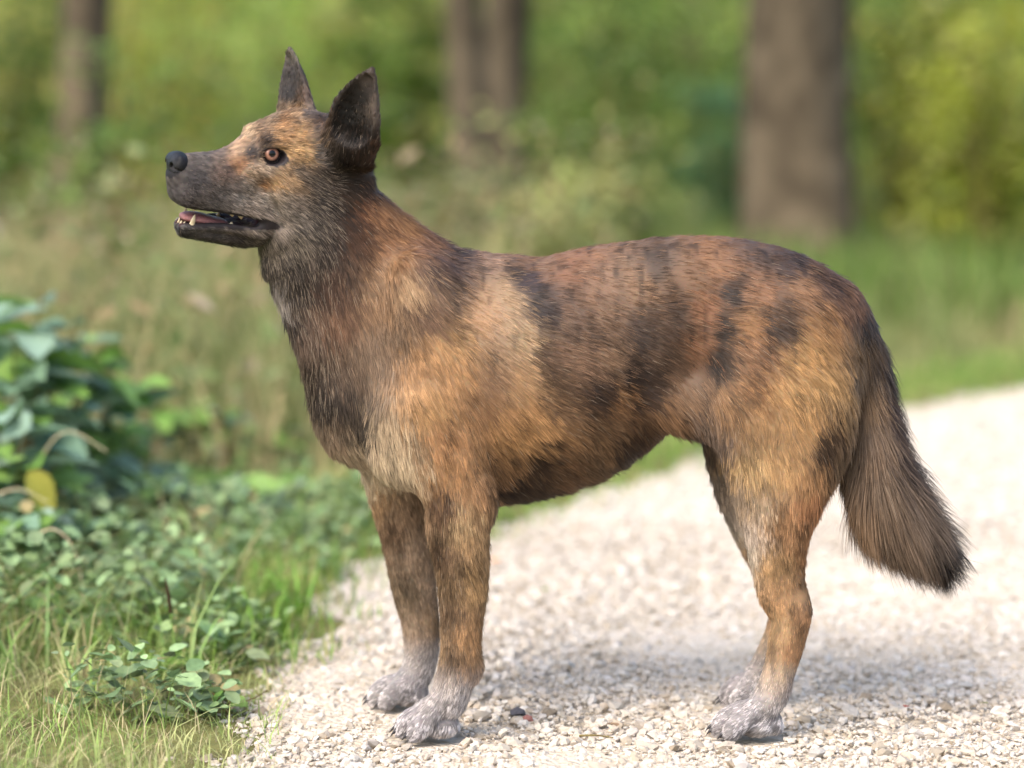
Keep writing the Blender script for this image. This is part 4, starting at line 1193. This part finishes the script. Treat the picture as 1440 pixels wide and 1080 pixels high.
def grow_fur(N):
    T = np.vstack([DQ[:, [0, 1, 2]], DQ[:, [0, 2, 3]]])
    a, b_, c = DV[T[:, 0]], DV[T[:, 1]], DV[T[:, 2]]
    ar = np.linalg.norm(np.cross(b_ - a, c - a), axis=1)
    cen = (a + b_ + c) / 3
    px, py = side_px(cen)
    dens = np.interp(px, [500, 600], [4.5, 1.0])                       # short face hair is denser
    dens = np.where((px < 560) & (py > 380), 1.0, dens)
    dens = np.where(py > 700, 2.8, dens)
    dens = np.where(cen[:, 2] < .07, 3.2, dens)
    dens = np.where((px > 1195) & (py > 470), 2.6, dens)
    tn = np.cross(b_ - a, c - a)
    far = (cen[:, 1] > 0.03) & (tn[:, 1] > 0)
    dens = np.where(far, dens * .55, dens)
    hc = to_head(cen)
    mo, ey, no = bare_mask(hc)
    dens[mo | ey | no] = 0
    dens[cen[:, 2] < 0.004] = 0
    w = ar * dens
    cdf = np.cumsum(w); cdf /= cdf[-1]
    ti = np.searchsorted(cdf, rng.random(N))
    r1, r2 = np.sqrt(rng.random(N)), rng.random(N)
    wa, wb, wc = 1 - r1, r1 * (1 - r2), r1 * r2
    t = T[ti]
    P = DV[t[:, 0]] * wa[:, None] + DV[t[:, 1]] * wb[:, None] + DV[t[:, 2]] * wc[:, None]
    Nn = DN[t[:, 0]] * wa[:, None] + DN[t[:, 1]] * wb[:, None] + DN[t[:, 2]] * wc[:, None]
    Nn /= np.linalg.norm(Nn, axis=1)[:, None] + 1e-9
    return P, Nn

NF = 520000
HPt, HN = grow_fur(NF)
fd, fL, fLift = flow_at(HPt)
wv = np.stack([vnoise(HPt, 30, 11) - .5, (vnoise(HPt, 30, 12) - .5), vnoise(HPt, 30, 13) - .5], -1)
fd = fd / (np.linalg.norm(fd, axis=1)[:, None] + 1e-9) + wv * .55
ft_ = fd - HN * (fd * HN).sum(1)[:, None]
ft_ /= np.linalg.norm(ft_, axis=1)[:, None] + 1e-6
hpx, hpy = side_px(HPt)
tail = (hpx > 1195) & (hpy > 470)
lift = fLift * (0.6 + .8 * rng.random(NF))
stray = rng.random(NF) < np.where(tail, .14, .05)
lift = np.where(stray, lift * 2.2 + .15, lift)
L = fL * np.where(tail, .45 + .85 * rng.random(NF), 0.65 + .5 * rng.random(NF)) * np.where(tail, 1.0, np.interp(fL, [.012, .024], [1.0, .66]))
dirn = ft_ + HN * lift[:, None] + rng.normal(0, .09, (NF, 3))
dirn /= np.linalg.norm(dirn, axis=1)[:, None]
NP = 5
tt = np.linspace(0, 1, NP)
# strands leave along dirn and lie back along the flow, sagging a little
end = ft_ * .9 + np.array((0, 0, -0.22)) + HN * (lift * .35)[:, None]
end /= np.linalg.norm(end, axis=1)[:, None]
K = np.zeros((NF, NP, 3), np.float32)
K[:, 0] = HPt - HN * 0.0008
cur = K[:, 0].copy()
for j in range(1, NP):
    d = dirn * (1 - tt[j]) + end * tt[j]
    d /= np.linalg.norm(d, axis=1)[:, None]
    cur = cur + d * (L / (NP - 1))[:, None]
    K[:, j] = cur
# clumping: strands lean to the tip of the nearest clump leader
nc = 40000
lead = rng.choice(NF, nc, replace=False)
kd = kdtree.KDTree(nc)
for i, l in enumerate(lead): kd.insert(HPt[l], i)
kd.balance()
own = np.fromiter((kd.find(p)[1] for p in HPt), np.int64, NF)
ld = lead[own]
agree = ((ft_ * ft_[ld]).sum(1) > .5) & ((HN * HN[ld]).sum(1) > .6)
cl = np.where(agree & ~stray, np.where(tail, .40, .50), 0) * (0.5 + .8 * vnoise(HPt, 40, 15))
rel = K[ld] - K[ld][:, :1]
rel *= (L / np.maximum(L[ld], 1e-4))[:, None, None]
tgt = K[ld][:, :1] + rel
K += (tgt - K) * (cl[:, None] * tt[None, :] ** 1.5)[..., None]
K[..., 2] = np.maximum(K[..., 2], 0.003)
jw = np.where((hpx < 460) & (hpy < 370), .0022, np.where(hpy > 720, .004, .0075))[:, None]
jit_ = (rng.normal(0, 1, (nc, 3))[own] * .8 + rng.normal(0, .7, (NF, 3))) * jw * np.array((1, .2, 1))
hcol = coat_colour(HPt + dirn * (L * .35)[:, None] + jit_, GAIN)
ct0 = rng.random(nc)
vis = ((hpx < 470) & (hpy < 370)) | (hpy > 690)
ctone = np.where(vis, .62 + .74 * ct0[own], .74 + .54 * ct0[own])
hcol *= (ctone * (0.78 + .44 * rng.random(NF)))[:, None]
hcol *= np.where((hpx < 470) & (hpy < 370), rng.uniform(.45, 1.55, NF), np.where(hpy > 690, rng.uniform(.75, 1.25, NF), 1.0))[:, None]
pale = rng.random(NF) < np.where((hpx < 480) & (hpx > 345) & (hpy > 240), .14, .015)
hcol[pale] = hcol[pale] * .65 + lin((205, 188, 172)) * GAIN * .35
pawf = np.clip((HPt[:, 2] - .105) / -.07, 0, 1) * (rng.random(NF) * .5 + .75)
paw = pawf > .02
hcol[paw] += (lin((240, 235, 236)) * .98 - hcol[paw]) * np.clip(pawf[paw], 0, 1)[:, None] * .75
mott = vnoise(HPt * np.array((.55, 1, 1)) + jit_ * .4, 210, 21) * .7 + vnoise(HPt, 70, 22) * .3
cdark = (rng.random(nc) < .36)[own][paw] * .55
hcol[paw] *= (1 - np.clip(np.clip((mott[paw] - .50) * 5, 0, .6) + cdark, 0, .8) * np.clip(pawf[paw], 0, 1))[:, None] * rng.uniform(.8, 1.25, (paw.sum(), 1))

hc = bpy.data.hair_curves.new('coat')
hc.add_curves([NP] * NF)
hc.attributes['position'].data.foreach_set('vector', K.ravel()) if 'position' in hc.attributes else hc.points.foreach_set('position', K.ravel())
rad = (np.array([1.0, .95, .8, .55, .12]) * 0.00030)
R = np.tile(rad, NF).astype(np.float32)
scl = np.interp(L, [0.004, 0.012, 0.03], [0.72, .85, 1.0]).astype(np.float32)
R = R * np.repeat(scl, NP)
ra = hc.attributes.get('radius') or hc.attributes.new('radius', 'FLOAT', 'POINT')
ra.data.foreach_set('value', R)
ca = hc.attributes.new('col', 'FLOAT_COLOR', 'CURVE')
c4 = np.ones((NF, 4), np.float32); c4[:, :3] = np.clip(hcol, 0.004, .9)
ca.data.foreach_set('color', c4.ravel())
sa = hc.attributes.new('sn', 'FLOAT_VECTOR', 'CURVE')
sa.data.foreach_set('vector', HN.astype(np.float32).ravel())

fur, nt, b = new_mat('dog_fur')
at = nt.nodes.new('ShaderNodeAttribute'); at.attribute_name = 'col'
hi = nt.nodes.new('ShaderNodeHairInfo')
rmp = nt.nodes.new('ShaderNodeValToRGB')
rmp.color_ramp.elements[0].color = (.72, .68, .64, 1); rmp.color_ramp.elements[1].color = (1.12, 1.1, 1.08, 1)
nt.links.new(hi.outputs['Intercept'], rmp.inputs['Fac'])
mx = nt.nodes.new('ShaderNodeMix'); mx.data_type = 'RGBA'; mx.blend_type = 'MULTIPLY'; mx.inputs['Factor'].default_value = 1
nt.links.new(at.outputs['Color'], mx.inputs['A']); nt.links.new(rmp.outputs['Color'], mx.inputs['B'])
nt.links.new(mx.outputs['Result'], b.inputs['Base Color'])
sn = nt.nodes.new('ShaderNodeAttribute'); sn.attribute_name = 'sn'
geo = nt.nodes.new('ShaderNodeNewGeometry')
vm = nt.nodes.new('ShaderNodeMix'); vm.data_type = 'VECTOR'; vm.inputs['Factor'].default_value = .35
nt.links.new(sn.outputs['Vector'], vm.inputs['A']); nt.links.new(geo.outputs['Normal'], vm.inputs['B'])
nrm = nt.nodes.new('ShaderNodeVectorMath'); nrm.operation = 'NORMALIZE'
nt.links.new(vm.outputs['Result'], nrm.inputs[0])
nt.links.new(nrm.outputs['Vector'], b.inputs['Normal'])
b.inputs['Roughness'].default_value = .45
b.inputs['Specular IOR Level'].default_value = .15
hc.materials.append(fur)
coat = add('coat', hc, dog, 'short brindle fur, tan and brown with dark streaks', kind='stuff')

# ------------------------------------------------------------------ nose, eyes, teeth, tongue, claws
def small_sdf(name, lo, hi, step, fn, mat, parent, cols=None, kind=None):
    f2 = Field(np.arange(lo[0], hi[0], step), np.arange(lo[1], hi[1], step), np.arange(lo[2], hi[2], step))
    fn(f2)
    V, Q, n = surface_nets(f2)
    return add(name, mesh_np(name, V, Q, mat), parent)

nose_m = noise_mat('nose_leather', lin((9, 9, 10)), lin((17, 16, 19)), 400, .36, .28, .35, 1400)
def f_nose(f):
    f_ell(f, H(11.05, 0, -2.05), (.0135, .0178, .0150), HM, .004)
    f_ell(f, H(11.35, 0, -3.35), (.0085, .0095, .0095), HM, .005)
    for s in (-1, 1):
        f_ell(f, H(11.35, s * 1.0, -2.0), (.0092, .0088, .0110), HM, .004)
    for s in (-1, 1):
        f_ell(f, H(12.15, s * .95, -2.20), (.0062, .0040, .0046), HM, .002, 'sub')
        f_chain(f, np.array([H(12.0, s * 1.2, -2.45), H(11.4, s * 1.9, -2.6)]), np.array([.0022, .0013]), np.array([.0022, .0013]), .002, N1=hw, op='sub')
    f_chain(f, np.array([H(12.42, 0, -1.9), H(12.2, 0, -4.2)]), np.array([.0007, .0007]), np.array([.0007, .0007]), .001, N1=hl, op='sub')
nc0 = H(11.2, 0, -2.4)
small_sdf('nose', nc0 - .028, nc0 + .028, .00075, f_nose, nose_m, dog)

def uv_ball(r, nu=32, nv=20):
    V = [(0, 0, r)]
    for i in range(1, nv):
        th = math.pi * i / nv
        for j in range(nu):
            V.append((r * math.sin(th) * math.cos(2 * math.pi * j / nu), r * math.sin(th) * math.sin(2 * math.pi * j / nu), r * math.cos(th)))
    V.append((0, 0, -r))
    T, Q = [], []
    for j in range(nu):
        T.append((0, 1 + j, 1 + (j + 1) % nu))
        T.append((len(V) - 1, 1 + (nv - 2) * nu + (j + 1) % nu, 1 + (nv - 2) * nu + j))
        for i in range(nv - 2):
            a = 1 + i * nu + j; b2 = 1 + i * nu + (j + 1) % nu
            Q.append((a, a + nu, b2 + nu, b2))
    return np.array(V), [np.array(T), np.array(Q)]

# eye: white with an amber iris and black pupil set by angle from the gaze axis (local z), under a clear cornea
eye_m, nt, b = new_mat('eye')
tc = nt.nodes.new('ShaderNodeTexCoord')
sx = nt.nodes.new('ShaderNodeSeparateXYZ'); nt.links.new(tc.outputs['Object'], sx.inputs[0])
sq = nt.nodes.new('ShaderNodeMath'); sq.operation = 'MULTIPLY'; nt.links.new(sx.outputs['X'], sq.inputs[0]); nt.links.new(sx.outputs['X'], sq.inputs[1])
sq2 = nt.nodes.new('ShaderNodeMath'); sq2.operation = 'MULTIPLY_ADD'; nt.links.new(sx.outputs['Y'], sq2.inputs[0]); nt.links.new(sx.outputs['Y'], sq2.inputs[1]); nt.links.new(sq.outputs[0], sq2.inputs[2])
rt = nt.nodes.new('ShaderNodeMath'); rt.operation = 'SQRT'; nt.links.new(sq2.outputs[0], rt.inputs[0])
nzz = nt.nodes.new('ShaderNodeTexNoise'); nzz.inputs['Scale'].default_value = 700; nt.links.new(tc.outputs['Object'], nzz.inputs['Vector'])
jit = nt.nodes.new('ShaderNodeMath'); jit.operation = 'MULTIPLY_ADD'; jit.inputs[1].default_value = .0014; nt.links.new(nzz.outputs['Fac'], jit.inputs[0]); nt.links.new(rt.outputs[0], jit.inputs[2])
mr = nt.nodes.new('ShaderNodeMapRange'); mr.inputs['From Max'].default_value = .0126; nt.links.new(jit.outputs[0], mr.inputs['Value'])
cr = nt.nodes.new('ShaderNodeValToRGB')
els = cr.color_ramp.elements
els[0].position = 0; els[0].color = (.002, .002, .002, 1)
els[1].position = 1; els[1].color = (.10, .085, .085, 1)
for p, c in ((.36, (.002, .002, .002)), (.40, (.14, .065, .045)), (.52, (.31, .155, .105)), (.68, (.15, .07, .048)), (.76, (.012, .008, .008)), (.86, (.02, .016, .018))):
    e = els.new(p); e.color = (*c, 1)
nt.links.new(mr.outputs['Result'], cr.inputs['Fac']); nt.links.new(cr.outputs['Color'], b.inputs['Base Color'])
b.inputs['Roughness'].default_value = .05; b.inputs['Specular IOR Level'].default_value = .3; b.inputs['Coat Weight'].default_value = 0; b.inputs['Coat Roughness'].default_value = .02
bV, bF = uv_ball(.0126, 48, 30)
eye_mesh = mesh_np('eye', bV, bF, eye_m)
for s in (1, -1):
    c = H(0.30, s * 2.66, 0.02)
    gaze = hf * .22 + hl * s * .92 + hw * .30
    o = add('eye', eye_mesh, dog, loc=c, rot=Vector(gaze).to_track_quat('Z', 'Y').to_euler())

tooth_m = noise_mat('tooth_enamel', lin((160, 144, 112)), lin((190, 176, 146)), 200, .35, .5)
def tooth_mesh(h, r):
    V, F = [], []
    n = 8
    prof = ((0, 1.0), (.3, 1.05), (.6, .8), (.85, .42), (1.0, .10))
    for t, k in prof:
        for j in range(n):
            a = 2 * math.pi * j / n
            V.append((r * k * math.cos(a) - h * .16 * t * t, r * .8 * k * math.sin(a), h * t))
    Q = [(i * n + j, i * n + (j + 1) % n, (i + 1) * n + (j + 1) % n, (i + 1) * n + j) for i in range(len(prof) - 1) for j in range(n)]
    V.append((-h * .16, 0, h * 1.02)); top = len(V) - 1
    T = [(4 * n + j, 4 * n + (j + 1) % n, top) for j in range(n)]
    return mesh_np('tooth', np.array(V), [np.array(Q), np.array(T)], tooth_m)
HQ = Matrix(((hf[0], hl[0], hw[0]), (hf[1], hl[1], hw[1]), (hf[2], hl[2], hw[2])))
canine, incisor, molar = tooth_mesh(.0165, .0036), tooth_mesh(.006, .0020), tooth_mesh(.0075, .0042)
flip = Matrix.Rotation(math.pi, 3, 'X')
for s in (1, -1):
    for me, u, v, w, up, sc in ((canine, 9.0, 1.45, -9.6, 1, 1), (incisor, 9.8, .85, -9.6, 1, 1), (incisor, 10.0, .35, -9.6, 1, 1),
                                (incisor, 10.2, .45, -6.75, -1, .9), (incisor, 10.0, .95, -6.75, -1, 1), (canine, 9.1, 1.5, -6.8, -1, .5),
                                (molar, 5.6, 2.0, -7.15, -1, .7), (molar, 4.3, 2.25, -7.3, -1, .95), (molar, 3.2, 2.5, -7.5, -1, .95),
                                (molar, 4.2, 2.1, -9.25, 1, .8)):
        q = HQ if up == 1 else HQ @ flip
        add('tooth', me, dog, loc=H(u, s * v, w), rot=q.to_euler(), scale=sc)

tongue_m = noise_mat('tongue', lin((116, 74, 74)), lin((146, 98, 96)), 500, .38, .5, .4, 1500)
def f_tongue(f):
    A = catmull([(4.2, 0, -9.45, .45, 1.5), (5.6, 0, -9.2, .45, 1.5), (7.5, 0, -8.8, .55, 1.5), (9.3, 0, -8.65, .5, 1.25)], 4)
    C = np.array([H(*a[:3]) for a in A])
    f_chain(f, C, A[:, 3] * .01, A[:, 4] * .01, .004, N1=hw, cap=(1, 1.5))
tc0 = H(6, 0, -8.3)
small_sdf('tongue', tc0 - .055, tc0 + .055, .0016, f_tongue, tongue_m, dog)

claw_m = noise_mat('claw_horn', lin((34, 32, 34)), lin((62, 58, 58)), 250, .4, .5)
def claw_mesh():
    V, Q = [], []
    n, m = 8, 6
    for i in range(m):
        t = i / (m - 1)
        r = .0036 * (1 - t) ** .7 + .0004
        cx, cz = -.015 * t, .0015 + .002 * math.sin(t * 2.2) - .0085 * t * t
        for j in range(n):
            a = 2 * math.pi * j / n
            V.append((cx * .7, r * .75 * math.cos(a), cz + r * math.sin(a)))
    for i in range(m - 1):
        for j in range(n):
            Q.append((i * n + j, i * n + (j + 1) % n, (i + 1) * n + (j + 1) % n, (i + 1) * n + j))
    return mesh_np('claw', np.array(V), np.array(Q), claw_m)
clm = claw_mesh()
for p, j in PAW_TIPS:
    add('claw', clm, dog, loc=(p[0], p[1], 0.0105))

# whiskers and brow bristles
WN = 20
wk = np.zeros((WN, 6, 3), np.float32)
for k in range(WN):
    s_ = 1 if k % 2 else -1
    if k < 12:
        root = H(random.uniform(6.8, 10.2), s_ * random.uniform(2.1, 2.5), random.uniform(-5.6, -4.0)); d0 = hf * random.uniform(-.7, .5) + hl * s_ + hw * random.uniform(-.7, .0); Lw = random.uniform(.015, .032)
    else:
        root = H(random.uniform(-.2, 1.2), s_ * random.uniform(2.4, 3.2), random.uniform(1.7, 2.3)); d0 = hf * .5 + hl * s_ * .5 + hw * 1.0; Lw = random.uniform(.012, .022)
    d0 = d0 / np.linalg.norm(d0)
    for j in range(6):
        t = j / 5
        wk[k, j] = root + d0 * Lw * t + np.array((.25, 0, -.45)) * Lw * t * t * .5
wc = bpy.data.hair_curves.new('whisker')
wc.add_curves([6] * WN)
wc.attributes['position'].data.foreach_set('vector', wk.ravel())
wr = wc.attributes.get('radius') or wc.attributes.new('radius', 'FLOAT', 'POINT')
wr.data.foreach_set('value', np.tile(np.array([.00015, .00014, .00012, .0001, .00007, .00003], np.float32), WN))
wc.materials.append(noise_mat('whisker', (.02, .018, .018), (.06, .055, .05), 50, .4, .4))
add('whiskers', wc, dog, kind='stuff')
